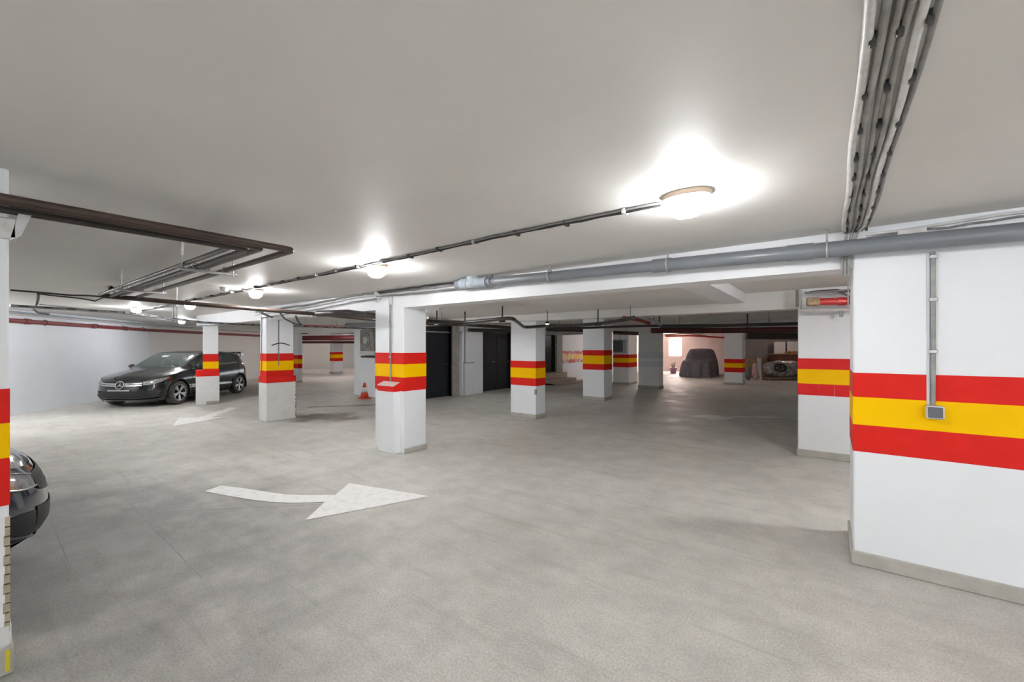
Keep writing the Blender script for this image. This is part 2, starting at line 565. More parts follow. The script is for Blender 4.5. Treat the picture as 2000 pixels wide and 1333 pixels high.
# far end: wall with a daylight opening
FY = 27.5
xa, xb = -8.25, -7.45
fw = MB()
fw.box(-9.6, xa, FY, FY + 0.25, 0, 2.6)
fw.box(xb, 8.3, FY, FY + 0.25, 0, 2.6)
fw.box(xa, xb, FY, FY + 0.25, 0, 0.95)
fw.box(xa, xb, FY, FY + 0.25, 2.12, 2.6)
struct('wall_far', fw, mat('pinkish_wall_paint', (0.80, 0.66, 0.62), 0.6, var=0.08, vscale=1), 'pinkish wall at the far end behind the covered car')
win = thing('window_1', 'bright daylit window in the far pinkish wall', 'window', (0, 0, 0))
win['kind'] = 'structure'
del win['category']
MB().box(xa, xb, FY + 0.12, FY + 0.14, 0.95, 2.12).build('pane', mat('daylit_pane', (0.9, 0.85, 0.82), 0.5, emit=(1.0, 0.80, 0.74), estr=16.0), win)
fr = MB()
fr.box(xa, xa + 0.05, FY + 0.05, FY + 0.12, 0.95, 2.12).box(xb - 0.05, xb, FY + 0.05, FY + 0.12, 0.95, 2.12)
fr.box(xa, xb, FY + 0.05, FY + 0.12, 0.95, 1.0).box(xa, xb, FY + 0.05, FY + 0.12, 2.07, 2.12)
fr.build('window_frame', 'white', win)

# beams
struct('trim_1', MB().box(-13.7, 8.2, 3.9, 4.16, ZB, ZC + 0.05), 'beam', 'long white ceiling beam behind the grey drain pipe')
struct('trim_2', MB().box(-9.4, 8.2, 7.3, 7.62, 2.10, 2.5), 'ceiling2', 'second ceiling beam beyond the first')
struct('trim_3', MB().box(-1.36, -1.04, 4.16, 7.3, 2.225, 2.5), 'beam', 'short cross beam between the two long beams')
struct('trim_4', MB().box(-9.4, 8.2, 15.3, 15.7, 2.14, 2.5), 'ceiling2', 'far ceiling beam over the distant pillars')
struct('trim_5', MB().box(-19.5, -12.3, 8.8, 9.1, 2.08, 2.5), 'ceiling2', 'ceiling beam over the far left bay')


# doors in the storage block
def door(name, label, y0, y1, z1, ztop=None, leaves=1, zb=0.0):
    d = thing(name, label, 'door')
    d['kind'] = 'structure'
    del d['category']
    xs = BX - 0.10
    wd = (y1 - y0) / leaves
    for i in range(leaves):
        lf = MB().bbox(xs - 0.05, xs, y0 + i * wd + 0.008, y0 + (i + 1) * wd - 0.008, zb + 0.015, z1, 0.006)
        o = lf.build('door_leaf', 'door', d)
        MB().bbox(xs, xs + 0.012, y0 + i * wd + 0.12, y0 + (i + 1) * wd - 0.12, zb + 0.18, zb + 0.88, 0.005).build('door_panel', 'door', o)
        MB().bbox(xs, xs + 0.012, y0 + i * wd + 0.12, y0 + (i + 1) * wd - 0.12, zb + 1.05, z1 - 0.14, 0.005).build('door_panel', 'door', o)
        hy = y0 + (i + 1) * wd - 0.09
        MB().tube([(xs, hy, zb + 1.02), (xs + 0.05, hy, zb + 1.02), (xs + 0.05, hy - 0.11, zb + 1.02)], 0.010, 6).build('door_handle', 'zinc', o)
    fr_ = MB()
    zt = ztop or z1 + 0.04
    fr_.box(xs - 0.06, BX + 0.012, y0 - 0.05, y0, zb, zt).box(xs - 0.06, BX + 0.012, y1, y1 + 0.05, zb, zt)
    fr_.box(xs - 0.06, BX + 0.012, y0 - 0.05, y1 + 0.05, zt, zt + 0.05)
    fr_.build('door_frame', 'door', d)
    if ztop:
        MB().box(xs - 0.05, xs - 0.01, y0, y1, z1 + 0.04, ztop).build('transom_panel', 'door', d)
        MB().box(xs - 0.02, xs + 0.05, y0, y1, z1, z1 + 0.035).build('transom_rail', 'zinc', d)
    return d


door('door_1', 'dark metal door with transom panel just right of nearest middle pillar', 8.30, 9.36, 1.99, 2.28)
door('door_2', 'dark glossy double door behind the third pillar', 10.80, 12.50, 2.04, leaves=2)
door('door_3', 'dark door at the top of the tan steps', 14.76, 15.57, 2.02, zb=0.47)


# ================================================================== PILLARS
def pillar(label, x0, x1, y0, y1, z4, paint='white', reds=('red', 'yellow', 'red'), skirt=0.09, top=2.45, rz=0.0, cat='pillar', proud=0.003, sk='skirt'):
    """z4 = heights of the four stripe edges, top to bottom"""
    cx, cy = (x0 + x1) / 2, (y0 + y1) / 2
    hx, hy = (x1 - x0) / 2, (y1 - y0) / 2
    p = thing('striped_pillar', label, cat, (cx, cy, 0), rz, 'pillars of the garage')
    MB().bbox(-hx, hx, -hy, hy, 0, top, 0.008).build('shaft', paint, p)
    if z4:
        for i, m_ in enumerate(reds):
            MB().bbox(-hx - proud, hx + proud, -hy - proud, hy + proud, z4[i + 1], z4[i], 0.002).build('painted_stripe', m_, p)
    if skirt:
        MB().bbox(-hx - 0.015, hx + 0.015, -hy - 0.015, hy + 0.015, 0, skirt, 0.008).build('skirting', sk, p)
    return p


# the near right pier
pr = pillar('wide white pier in the right foreground with a switch box on its stripes', 0.13, 1.75, 3.865, 4.5, (1.366, 1.195, 0.998, 0.808), top=ZC + 0.02, skirt=0.10)
# near left pillar at the edge of the frame
pl = pillar('white pillar cut by the left edge with bare scraped corner', -3.62, -3.105, -0.45, 0.145, (1.352, 1.19, 1.024, 0.80), top=ZC + 0.02, skirt=0.13)
pts = []
cr = MB()
for i in range(12):                                       # scraped corner of the left pillar
    z0 = 0.20 + i * 0.045
    wv = 0.012 + 0.010 * R.random()
    cr.box(0.2575 - wv, 0.2605, 0.2975 - wv, 0.3005, z0, z0 + 0.05)
cr.build('scraped_corner', mat('bare_tan_plaster', (0.52, 0.44, 0.32), 0.8, var=0.3, vscale=14), pl)
MB().bbox(-0.262, 0.264, -0.30, 0.305, 0.13, 0.235, 0.01).build('torn_sheet', 'worn', pl)
MB().box(0.262, 0.275, 0.285, 0.30, 0.02, 0.12).build('yellow_tape', 'tape', pl)

p1 = pillar('white pillar left of centre with boxed conduit casing on its front', -5.61, -4.925, 3.895, 4.32, (1.462, 1.297, 1.104, 0.905), top=ZC + 0.02, skirt=0)
MB().bbox(-0.34, 0.357, -0.20, 0.228, 0, 0.075, 0.008).build('skirting', 'skirt', p1)
MB().bbox(-0.12, 0.258, -0.325, -0.2, 0, 0.91, 0.008).build('casing', 'white', p1)
c_ = MB()
c_.add([(-0.123, -0.328, 0.90), (0.261, -0.328, 0.90), (0.261, -0.2, 0.90), (-0.123, -0.2, 0.90),
        (-0.123, -0.328, 0.975), (0.261, -0.328, 0.975), (0.261, -0.2, 1.03), (-0.123, -0.2, 1.03)],
       [(0, 3, 2, 1), (4, 5, 6, 7), (0, 1, 5, 4), (1, 2, 6, 5), (2, 3, 7, 6), (3, 0, 4, 7)])
c_.build('casing_stripe', 'red', p1)
c_ = MB()
c_.add([(-0.125, -0.332, 0.977), (0.263, -0.332, 0.977), (0.263, -0.2, 1.034), (-0.125, -0.2, 1.034),
        (-0.125, -0.332, 0.985), (0.263, -0.332, 0.985), (0.263, -0.2, 1.042), (-0.125, -0.2, 1.042)],
       [(0, 3, 2, 1), (4, 5, 6, 7), (0, 1, 5, 4), (1, 2, 6, 5), (2, 3, 7, 6), (3, 0, 4, 7)])
c_.build('casing_lid', mat('pinkish_casing_lid', (0.74, 0.62, 0.60), 0.5), p1)

p2 = pillar('white pillar with grey panelled lower half beside the wet floor patch', -9.62, -9.32, 3.86, 4.41, (1.412, 1.253, 1.052, 0.93), top=ZC + 0.02, skirt=0)
MB().bbox(-0.155, 0.215, -0.305, 0.30, 0, 0.80, 0.01).build('cladding', 'worn', p2)
MB().bbox(-0.157, 0.217, -0.307, 0.302, 0.80, 0.93, 0.008).build('cladding_stripe', 'red', p2)
rb = MB()
for i in range(9):
    z0 = 0.05 + i * 0.085
    rb.box(0.212, 0.2165, 0.290 - 0.010 * R.random(), 0.3015, z0, z0 + 0.05 + 0.03 * R.random())
rb.build('rust_streak', mat('rust_streak', (0.36, 0.22, 0.08), 0.7, var=0.5, vscale=12), p2)

p3 = pillar('narrow white pillar standing in front of the parked hatchback', -14.0, -13.72, 3.74, 4.08, (1.358, 1.152, 0.96, 0.82), top=2.35, skirt=0, rz=-0.28)
p3.location = (-13.48, 4.16, 0)
for ch in p3.children:
    pass
MB().bbox(-0.145, 0.152, -0.325, 0.195, 0, 0.76, 0.01).build('cladding', 'worn', p3)
MB().bbox(-0.147, 0.154, -0.327, 0.197, 0.76, 0.93, 0.008).build('cladding_stripe', 'red', p3)
MB().bbox(0.10, 0.19, -0.10, 0.19, 0, 0.085, 0.01).build('kerb_stone', 'cement', p3)

p4 = pillar('white pillar right of the dark double door with chipped corner', -5.72, -5.04, 7.49, 7.87, (1.243, 1.089, 0.87, 0.705), top=2.42)
MB().bbox(0.30, 0.3425, -0.1925, -0.14, 0.52, 0.64, 0.004).build('chipped_corner', 'cement', p4)
p5 = pillar('white pillar between the steps wall and the grey metal panel', -5.88, -5.2, 11.25, 11.8, (1.454, 1.299, 1.048, 0.879), top=2.42)
p6 = pillar('distant striped pillar carrying the grey metal panel', -7.25, -6.58, 16.57, 17.5, (1.235, 1.089, 0.9, 0.711), top=2.42)
p7 = pillar('plain white pillar with faded grey bands instead of stripes', -5.75, -4.98, 15.44, 15.9, (1.345, 1.12, 1.02, 0.804), reds=('worn', 'worn', 'worn'), paint='worn', top=2.42, skirt=0.12, sk='cement')
for k_, o in enumerate([c for c in p7.children if c.name.startswith('painted_stripe')]):
    o.data.materials[0] = M['blue_faded' if k_ in (0, 2) else 'worn']
p8 = pillar('striped pillar right of the covered car', -3.49, -2.83, 19.12, 19.75, (1.054, 0.889, 0.703, 0.516), top=2.42)
p9 = pillar('far striped pillar in the left distance before the back wall', -23.5, -23.0, 13.22, 13.75, (1.252, 1.104, 0.895, 0.717), top=2.42)
p10 = pillar('white pillar half hidden behind the grey panelled pillar', -18.8, -18.33, 8.86, 9.05, (1.195, 1.017, 0.818, 0.618), top=2.42)
p11 = pillar('white pillar with paint streaks over its stripes behind the wide pier', -0.37, 0.62, 7.235, 7.75, (1.388, 1.237, 1.032, 0.872), reds=('red_drip', 'yellow_drip', 'red_drip'), top=2.42, skirt=0.10)
p12 = pillar('distant pillar with worn stripes beside the bright window', -7.75, -7.45, 22.6, 23.2, (1.25, 1.06, 0.87, 0.68), reds=('red_worn', 'yellow_worn', 'red_worn'), paint='worn', top=2.42)

# white wall stub by the first door
wp = thing('wall_stub', 'white stub pillar between the two dark doors', 'pillar', (BX, 9.95, 0), 0, 'pillars of the garage')
MB().bbox(0, 0.05, -0.58, -0.27, 0, 2.4, 0.006).build('bare_cement_strip', 'cement', wp)
MB().bbox(0, 0.16, -0.27, 0.75, 0, 2.05, 0.008).build('shaft', 'white', wp)
MB().bbox(0.16, 0.28, -0.24, 0.16, 0, 1.02, 0.008).build('casing', 'white', wp)
# worn stripes on the wall by the steps
ws = thing('wall_stripe', 'worn peeling stripes painted on the wall above the tan steps', 'wall stripe')
for (za, zb_, m_) in ((1.36, 1.22, 'red_worn'), (1.22, 0.98, 'yellow_worn'), (0.98, 0.82, 'red_worn')):
    MB().box(BX, BX + 0.004, 16.2, 19.5, zb_, za).build('painted_stripe', m_, ws)
MB().bbox(BX, BX + 0.06, 15.66, 16.15, 0.45, 2.1, 0.005).build('door_jamb', 'cement', ws)
st = thing('steps', 'tan concrete steps leading up to the far dark door', 'steps', (BX, 15.2, 0))
MB().bbox(0, 0.75, -0.9, 0.95, 0, 0.23, 0.012).build('step', 'step', st)
MB().bbox(0, 0.38, -0.9, 0.80, 0.23, 0.46, 0.012).build('step', 'step', st)
MB().bbox(0, 1.0, -0.9, 1.15, 0, 0.09, 0.012).build('step', 'step', st)


# ================================================================== CEILING LAMPS
def lamp(label, x, y, z=ZC, strength=LAMP, colr=(0.98, 0.985, 1.0), s=0.85):
    t = thing('ceiling_lamp', label, 'lamp', (x, y, z), 0, 'oval bulkhead lamps on the ceiling')

    def oval(rx, ry, zz, n=20, e=2.2):
        out = []
        for k in range(n):
            a = 2 * math.pi * k / n
            c, s_ = math.cos(a), math.sin(a)
            out.append((rx * math.copysign(abs(c) ** (2 / e), c), ry * math.copysign(abs(s_) ** (2 / e), s_), zz))
        return out
    b = MB()
    b.grid([oval(0.152 * s, 0.113 * s, 0.0), oval(0.152 * s, 0.113 * s, -0.026), oval(0.128 * s, 0.092 * s, -0.028)], close=True)
    b.add(oval(0.128 * s, 0.092 * s, -0.028), [tuple(range(20))])
    b.build('lamp_base', 'lampbase', t)
    d = MB()
    rows = [oval(0.134 * s, 0.097 * s, -0.028), oval(0.130 * s, 0.094 * s, -0.062), oval(0.112 * s, 0.080 * s, -0.098), oval(0.068 * s, 0.048 * s, -0.122)]
    d.grid(rows, close=True)
    d.add(rows[-1], [tuple(range(20))[::-1]], True)
    d.build('diffuser', mat('lit_diffuser', (0.9, 0.88, 0.85), 0.4, emit=colr, estr=strength), t)
    return t


lamp('nearest large lit ceiling lamp at the end of the cable run', -0.63, 2.42, strength=LAMP * 0.75)
lamp('second lit ceiling lamp above the nearest middle pillar', -3.72, 2.60, strength=LAMP * 1.3)
lamp('third lit ceiling lamp left of the panelled pillar', -6.70, 2.63, strength=LAMP * 1.0)
lamp('fourth lit ceiling lamp over the long brown pipe', -9.70, 2.66, strength=LAMP * 0.5)
lamp('lit ceiling lamp furthest left near the left wall', -11.85, 2.30, strength=LAMP * 1.2)
lamp('small lit ceiling lamp just above the narrow pillar', -15.9, 4.15, z=2.39, strength=LAMP * 1.6)
lamp('lit ceiling lamp outside the view right of the pier', 3.4, 0.6, strength=LAMP * 2.3)
lamp('added fill lamp behind the viewer on the right', 1.6, -1.4, strength=LAMP * 1.15)  # unseen lamp put in to brighten the foreground floor
lamp('added fill lamp outside the view near the left wall', -12.9, -0.1, strength=LAMP * 2.6)  # added out of view to lift the left wall
lamp('lit ceiling lamp hidden behind the first beam at the right end', 0.9, 4.8, z=2.37, strength=LAMP * 1.5)
lamp('added fill lamp hidden behind the wide pier', 3.2, 9.0, strength=LAMP * 0.3)  # extra lamp, kept out of sight, lighting the bay beyond
lamp('added fill lamp over the far right bay', 2.6, 16.5, strength=LAMP * 1.0)  # made-up source that brightens the stored furniture
lamp('added fill lamp in the bay before the dark doors', -7.2, 9.6, strength=LAMP * 0.5)  # unseen extra light for the bay of the dark doors
lamp('added fill lamp hidden behind the far beam', -6.8, 18.6)  # invented lamp lighting the far bay from behind the beam
lamp('added fill lamp in the far left bay', -19.5, 11.6, strength=LAMP * 2.2, colr=(1.0, 0.9, 0.87))  # added because the far left bay was too dark
lamp('added fill lamp by the far back wall', -25.8, 15.2, strength=LAMP * 1.8, colr=(1.0, 0.9, 0.87))  # extra unseen lamp to brighten the back wall
lamp('lit warm lamp by the covered car', -1.2, 24.0, colr=(1.0, 0.72, 0.62), strength=26)
lamp('added warm fill lamp before the covered car', -5.25, 19.4, colr=(1.0, 0.78, 0.68), strength=LAMP * 0.7)  # hidden lamp added to warm the floor around the covered car

lamp('added fill lamp hidden behind the nearest middle pillar', -6.5, 5.05, z=2.24, s=0.7, strength=LAMP * 1.1)  # put out of sight to brighten the front of the third pillar

# small bare spot lamp by the third pillar
sp = at(1069, 633, 1.99)
t = thing('spot_lamp', 'small bright white spot lamp beside the third pillar', 'lamp', sp)
MB().lathe([(0.012, 0.05), (0.03, 0.045), (0.035, 0.0)], 12).build('lamp_housing', 'black', t)
MB().lathe([(0.001, -0.022), (0.020, -0.018), (0.030, 0.0), (0.001, 0.002)], 12).build('bulb', mat('lit_spot', (1, 1, 1), 0.4, emit=(0.86, 0.9, 1.0), estr=30.0), t)
MB().tube([(0, 0, 0.05), (0, 0, ZC - sp.z)], 0.008, 6).build('stem', 'black', t)

# ================================================================== GREY DRAIN PIPE ON THE BEAM
dp = thing('drain_pipe', 'long grey plastic drain pipe along the white beam', 'pipe')
py_ = 3.745
gx = [(-3.25, 2.315), (-2.34, 2.290), (-1.15, 2.268), (-0.06, 2.244), (0.54, 2.228), (2.6, 2.18)]
zp = lambda x: next(z0 + (z1 - z0) * (x - x0) / (x1 - x0) for (x0, z0), (x1, z1) in zip(gx, gx[1:]) if x <= x1)
MB().tube([(x, py_, z) for x, z in gx[:3]], 0.049, 20).build('pipe_length', 'pvc', dp)
MB().tube([(x, py_, zp(x)) for x in (-1.16, -0.06, 2.5)], 0.055, 20).build('pipe_length', 'pvc', dp)
for x in (-1.16, -0.16):
    MB().tube([(x - 0.10, py_, zp(x - 0.1)), (x + 0.06, py_, zp(x + 0.06))], 0.060, 20).build('coupling', 'pvc', dp)
wy = MB()
wy.tube([(-3.52, py_, 2.318), (-3.20, py_, 2.312)], 0.062, 18)
wy.tube([(-3.62, py_, 2.320), (-3.50, py_, 2.318)], 0.068, 18)
wy.tube([(-3.30, py_, 2.315), (-3.46, py_ - 0.03, 2.40)], 0.056, 18)
wy.build('branch_fitting', 'pvc_dust', dp)
MB().tube([(-3.70, py_, 2.32), (-3.60, py_, 2.32)], 0.056, 18).build('pipe_stub', 'pvc', dp)
for x in (-3.14, -2.34, -1.13, -0.02):
    z = zp(x)
    h_ = MB()
    ring = [(x, py_ + 0.064 * math.cos(a), z + 0.064 * math.sin(a)) for a in [2 * math.pi * k / 20 for k in range(21)]]
    h_.tube(ring, 0.007, 6, caps=False)
    h_.tube([(x, py_, z + 0.064), (x, py_, ZC)], 0.006, 6)
    h_.build('pipe_hanger', 'zinc', dp)

# ================================================================== CONDUIT BUNDLE ACROSS THE CEILING, RIGHT
cb = thing('conduit_bundle', 'bundle of dusty conduits clipped along the ceiling at upper right', 'conduit')
for i, (dx, r_, m_) in enumerate(((-0.062, 0.013, 'conduit_w'), (-0.032, 0.011, 'conduit'), (-0.006, 0.009, 'conduit'), (0.020, 0.010, 'conduit'), (0.047, 0.012, 'conduit_w'), (0.072, 0.008, 'cable_grey'))):
    path = [(0.137 + dx + 0.004 * math.sin(y * 5 + i), y, ZC - r_ - 0.004 - 0.003 * math.sin(y * 7 + i * 2)) for y in [-2 + 0.15 * k for k in range(39)]] + [(0.125 + dx * 0.7, 3.84, ZC - 0.02)]
    MB().tube(path, r_, 8).build('conduit', m_, cb)
for k in range(12):
    y = 0.6 + 0.29 * k
    for dx in (-0.048, 0.006, 0.06):
        yy = y + R.uniform(-0.02, 0.02)
        MB().bbox(0.137 + dx - 0.008, 0.137 + dx + 0.008, yy - 0.010, yy + 0.010, ZC - 0.038, ZC, 0.003).build('clip', 'clip', cb)
dn = MB()
for dx in (-0.03, 0.0, 0.03):
    dn.tube(fillet([(0.125 + dx, 3.83, ZC - 0.02), (0.085 + dx * 0.6, 3.86, 2.2), (0.085 + dx * 0.6, 3.87, 2.06)], 0.05), 0.009, 7)
dn.build('conduit_drop', 'conduit', cb)

# cables running on top of the drain pipe at right
for k_, (z_, r_, m_, sd) in enumerate(((2.335, 0.010, 'conduit_w', 3), (2.31, 0.007, 'cable_grey', 5))):
    o = MB().tube(wavy([(0.2, 3.84, z_), (0.9, 3.84, z_ + 0.02), (1.7, 3.84, z_ + 0.03)], 0.006, 0.1, sd), r_, 7).build('wall_cable', m_)
    tag(o, ('white cable lying above the drain pipe on the right pier', 'thin grey cable lying above the drain pipe on the right pier')[k_], 'cable')
o = MB().bbox(0.36, 0.50, 3.80, 3.86, 2.295, 2.335, 0.006).build('junction_box', 'conduit_w')
tag(o, 'small white junction box above the drain pipe on the right pier', 'junction box')

# ================================================================== CABLE RUN BETWEEN THE LAMPS
cr_ = thing('cable_run', 'thin twin cable clipped along the ceiling from lamp to lamp', 'cable')
for off, z_, sd, m_ in ((0.0, ZC - 0.012, 11, 'cable_grey'), (0.028, ZC - 0.010, 12, 'cable_grey'), (0.012, ZC - 0.022, 13, 'cable')):
    MB().tube(wavy([(-0.78, 2.44 + off, z_), (-1.9, 2.42 + off, z_), (-3.6, 2.49 + off, z_), (-6.4, 2.50 + off, z_), (-8.8, 2.50 + off, z_), (-11.6, 2.42 + off, z_)], 0.004, 0.12, sd), 0.0075, 6).build('cable', m_, cr_)
for k in range(26):
    x = -1.0 - 0.41 * k
    y = 2.45 + (0.03 if x < -3 else 0)
    MB().bbox(x - 0.012, x + 0.012, y - 0.025, y + 0.04, ZC - 0.030, ZC, 0.004).build('clip', 'conduit_w' if k % 3 == 0 else 'clip', cr_)

# ================================================================== BROWN STEEL PIPES, LEFT
names = ('outermost', 'second', 'third', 'innermost')
for i, (cx, cy, z, r_) in enumerate(((-2.90, 1.37, 2.205, 0.021), (-3.045, 1.235, 2.215, 0.019), (-3.10, 1.165, 2.20, 0.018), (-3.19, 1.095, 2.215, 0.017))):
    xe = (-7.55, -7.5, -7.45, -7.4)[i]
    z0 = z + (0.0, 0.035, -0.02, 0.03)[i]
    o = MB().tube(fillet([(cx + 0.03 * (i > 0), -3.9, z0), (cx, cy, z), (xe, cy + 0.05 - 0.02 * i, z)], 0.05), r_, 12).build('steel_pipe', 'steel_brown' if i < 2 else 'steel_dark')
    tag(o, names[i] + ' of the four bent brown steel pipes under the ceiling', 'pipe', 'bent brown steel pipes')
hn = 0
for (x, lab) in ((-4.10, 'nearer pipe hanger with threaded rod under the brown pipes'), (-6.15, 'farther pipe hanger with threaded rod under the brown pipes')):
    t = thing('pipe_hanger', lab, 'pipe hanger', (x, 1.24, 2.18))
    MB().bbox(-0.02, 0.02, -0.21, 0.22, -0.018, 0.0, 0.003).build('channel', 'zinc', t)
    MB().tube([(0, -0.17, -0.02), (0, -0.17, ZC - 2.18)], 0.006, 6).build('rod', 'zinc', t)
    MB().tube([(0, -0.17, 0.10), (0, -0.17, ZC - 2.18)], 0.013, 8).build('sleeve', 'conduit_w', t)
    MB().tube([(0, 0.19, -0.03), (0, 0.19, ZC - 2.18)], 0.006, 6).build('rod', 'zinc', t)
    for yy in (-0.145, -0.075, -0.005, 0.13):
        ring = [(0, yy + 0.024 * math.cos(a), 0.024 + 0.024 * math.sin(a)) for a in [2 * math.pi * k / 12 for k in range(13)]]
        MB().tube(ring, 0.004, 5, caps=False).build('pipe_clamp', 'zinc', t)
t = thing('wall_bracket', 'grey angled bracket holding the brown pipes to the left pillar', 'bracket', (-3.10, 0.12, 2.12))
MB().bbox(-0.06, 0.02, -0.5, 0.05, -0.05, 0.05, 0.008).build('ledge', 'conduit_w', t)
MB().add([(0.0, 0.025, -0.06), (0.0, 0.055, 0.09), (0.0, 0.095, 0.08), (0.0, 0.06, -0.03), (0.02, 0.025, -0.06), (0.02, 0.055, 0.09), (0.02, 0.095, 0.08), (0.02, 0.06, -0.03)],
         [(0, 1, 2, 3), (7, 6, 5, 4), (0, 4, 5, 1), (1, 5, 6, 2), (2, 6, 7, 3), (3, 7, 4, 0)]).build('gusset', 'zinc', t)
t.location.z = 2.11

# long brown pipe heading to the middle pillars
lp = thing('steel_pipe', 'long straight brown pipe running past the panelled pillar', 'pipe')
P_ = [at(200, 578, 2.20), at(380, 594, 2.15), at(500, 604, 2.11), at(620, 614, 2.085), at(735, 625, 2.06), at(860, 634, 2.02)]
MB().tube(P_, 0.030, 12).build('pipe_length', 'steel_brown', lp)
for px, py, z in ((345, 591, 2.16),):
    c = at(px, py, z)
    MB().tube([(c.x, c.y, z - 0.05), (c.x, c.y, ZC)], 0.007, 6).build('rod', 'zinc', lp)
    MB().bbox(c.x - 0.05, c.x + 0.05, c.y - 0.02, c.y + 0.02, z - 0.06, z - 0.035, 0.003).build('channel', 'zinc', lp)

# perforated cable tray
ct = thing('cable_tray', 'narrow perforated cable tray crossing behind the narrow pillar', 'cable tray')
TP = [at(20, 600, 2.17), at(240, 613, 2.15), at(395, 632, 2.05), at(500, 637, 2.05), at(735, 644, 2.03), at(832, 645, 2.03)]
for a, b in zip(TP, TP[1:]):
    d = (b - a)
    n = Vector((-d.y, d.x, 0)).normalized() * 0.06
    MB().add([a + n, a - n, b - n, b + n, a + n + Vector((0, 0, .04)), a - n + Vector((0, 0, .04)), b - n + Vector((0, 0, .04)), b + n + Vector((0, 0, .04))],
             [(0, 1, 2, 3), (7, 6, 5, 4), (0, 3, 7, 4), (1, 5, 6, 2), (0, 4, 5, 1), (2, 6, 7, 3)]).build('tray_length', 'tray', ct)
    k = int(d.length / 0.22)
    hs = MB()
    for i in range(k):
        c = a.lerp(b, (i + 0.5) / k) - n * 1.03 * (1 if n.dot(-a) < 0 else -1)
        u = d.normalized() * 0.05
        hs.add([c - u + Vector((0, 0, .012)), c + u + Vector((0, 0, .012)), c + u + Vector((0, 0, .03)), c - u + Vector((0, 0, .03))], [(0, 1, 2, 3)])
    tag(hs.build('tray_slots', 'black', ct), kind='stuff')
for px, py in ((330, 600), (337, 600)):
    a, b = at(px, 588, 2.30), at(px + 8, 628, 2.07)
    MB().tube([(b.x, b.y, ZC), b], 0.008, 6).build('rod', 'tray', ct)
for px in (650, 657):
    b = at(px, 641, 2.04)
    MB().tube([(b.x, b.y, 2.38), b], 0.010, 6).build('rod', 'zinc', ct)

# ================================================================== PIPES ALONG THE LEFT WALL
dC = (C1 - C0).normalized()
nC = Vector((dC.y, -dC.x)) * -1
if nC.dot(Vector((0, 0)) - C0) < 0:
    nC = -nC
dC2 = (C2 - C1).normalized()
nC2 = Vector((dC2.y, -dC2.x))
if nC2.dot(Vector((0, 0)) - C1) < 0:
    nC2 = -nC2


def wallpath(off, z):
    a = C0 + nC * off
    b = C1 + (nC + nC2).normalized() * off
    c = C2 + nC2 * off
    return [(a.x, a.y, z), (b.x, b.y, z - 0.02), (c.x, c.y, z - 0.05)]


fp = thing('fire_pipe', 'dark red fire pipe running along the left wall', 'pipe')
MB().tube(wallpath(0.22, 2.15), 0.052, 14).build('pipe_length', 'fire', fp)
for L_ in (5.4, 7.9, 10.1, 11.6):
    c = C0 + dC * L_ + nC * 0.22
    zc_ = 2.15 - 0.02 * L_ / 13
    u = Vector((dC.x, dC.y, 0)) * 0.07
    MB().tube([Vector((c.x, c.y, zc_)) - u, Vector((c.x, c.y, zc_)) + u], 0.066, 14).build('coupling', 'fire', fp)
for L_ in (6.3, 8.4, 10.2, 11.4, 12.5):
    c = C0 + dC * L_ + nC * 0.15
    MB().bbox(c.x - 0.02, c.x + 0.02, c.y - 0.02, c.y + 0.02, 1.96, 2.10, 0.004).build('bracket', 'zinc', fp)
    ring = []
    for k in range(13):
        a = 2 * math.pi * k / 12
        ring.append(Vector((c.x, c.y, 2.142)) + Vector((nC.x, nC.y, 0)) * (0.07 + 0.062 * math.cos(a)) + Vector((0, 0, 0.062 * math.sin(a))))
    MB().tube(ring, 0.010, 5, caps=False).build('pipe_clamp', 'clip', fp)
for i, (off, z, r_, m_, lab) in enumerate(((0.16, 2.245, 0.022, 'conduit_b', 'lower pale conduit above the red fire pipe on the left wall'), (0.22, 2.295, 0.020, 'conduit_w', 'middle pale conduit above the red fire pipe on the left wall'),
                                           (0.30, 2.335, 0.018, 'conduit_b', 'upper pale conduit above the red fire pipe on the left wall'))):
    tag(MB().tube(wallpath(off, z), r_, 8).build('wall_conduit', m_), lab, 'conduit', 'conduits along the left wall')
# cables near the left wall
tag(MB().tube(wavy([at(20, 567, 2.34), at(75, 572, 2.33), at(140, 577, 2.33), at(205, 580, 2.33)], 0.008, 0.2, 21), 0.013, 7).build('ceiling_cable', 'cable'),
    'upper black cable on the ceiling left of the brown pipes', 'cable')
tag(MB().tube(wavy([at(75, 574, 2.33), at(130, 580, 2.30), at(185, 588, 2.27), at(203, 581, 2.30)], 0.006, 0.2, 22), 0.011, 7).build('ceiling_cable', 'cable'),
    'lower sagging black cable left of the brown pipes', 'cable')
tag(MB().tube(wavy([at(75, 574, 2.33), at(72, 592, 2.25), at(66, 605, 2.22), at(75, 612, 2.2), at(95, 614, 2.2)], 0.004, 0.3, 23), 0.018, 7).build('ceiling_cable', 'cable'),
    'black cable curling down to the fire pipe by the left wall', 'cable')
tag(MB().tube(wavy([at(205, 580, 2.3), at(218, 562, 2.36), at(224, 572, 2.34)], 0.002, 0.3, 24), 0.02, 7).build('ceiling_cable', 'steel_dark'),
    'short bent pipe end at the far end of the brown pipes', 'pipe')
tag(MB().tube(wavy([at(77, 595, 2.2), at(240, 612, 2.18), at(300, 604, 2.25), at(380, 590, 2.36)], 0.005, 0.4, 25), 0.008, 6).build('ceiling_cable', 'cable_grey'),
    'thin grey cable crossing the ceiling before the far lamps', 'cable')
# small ceiling sensor beside the third lamp
t = thing('ceiling_sensor', 'small white round sensor on the ceiling left of the third lamp', 'sensor', at(438, 561, ZC))
MB().lathe([(0.02, -0.06), (0.045, -0.05), (0.055, -0.01), (0.055, 0.0)], 14).build('sensor_body', 'whiteboard', t)

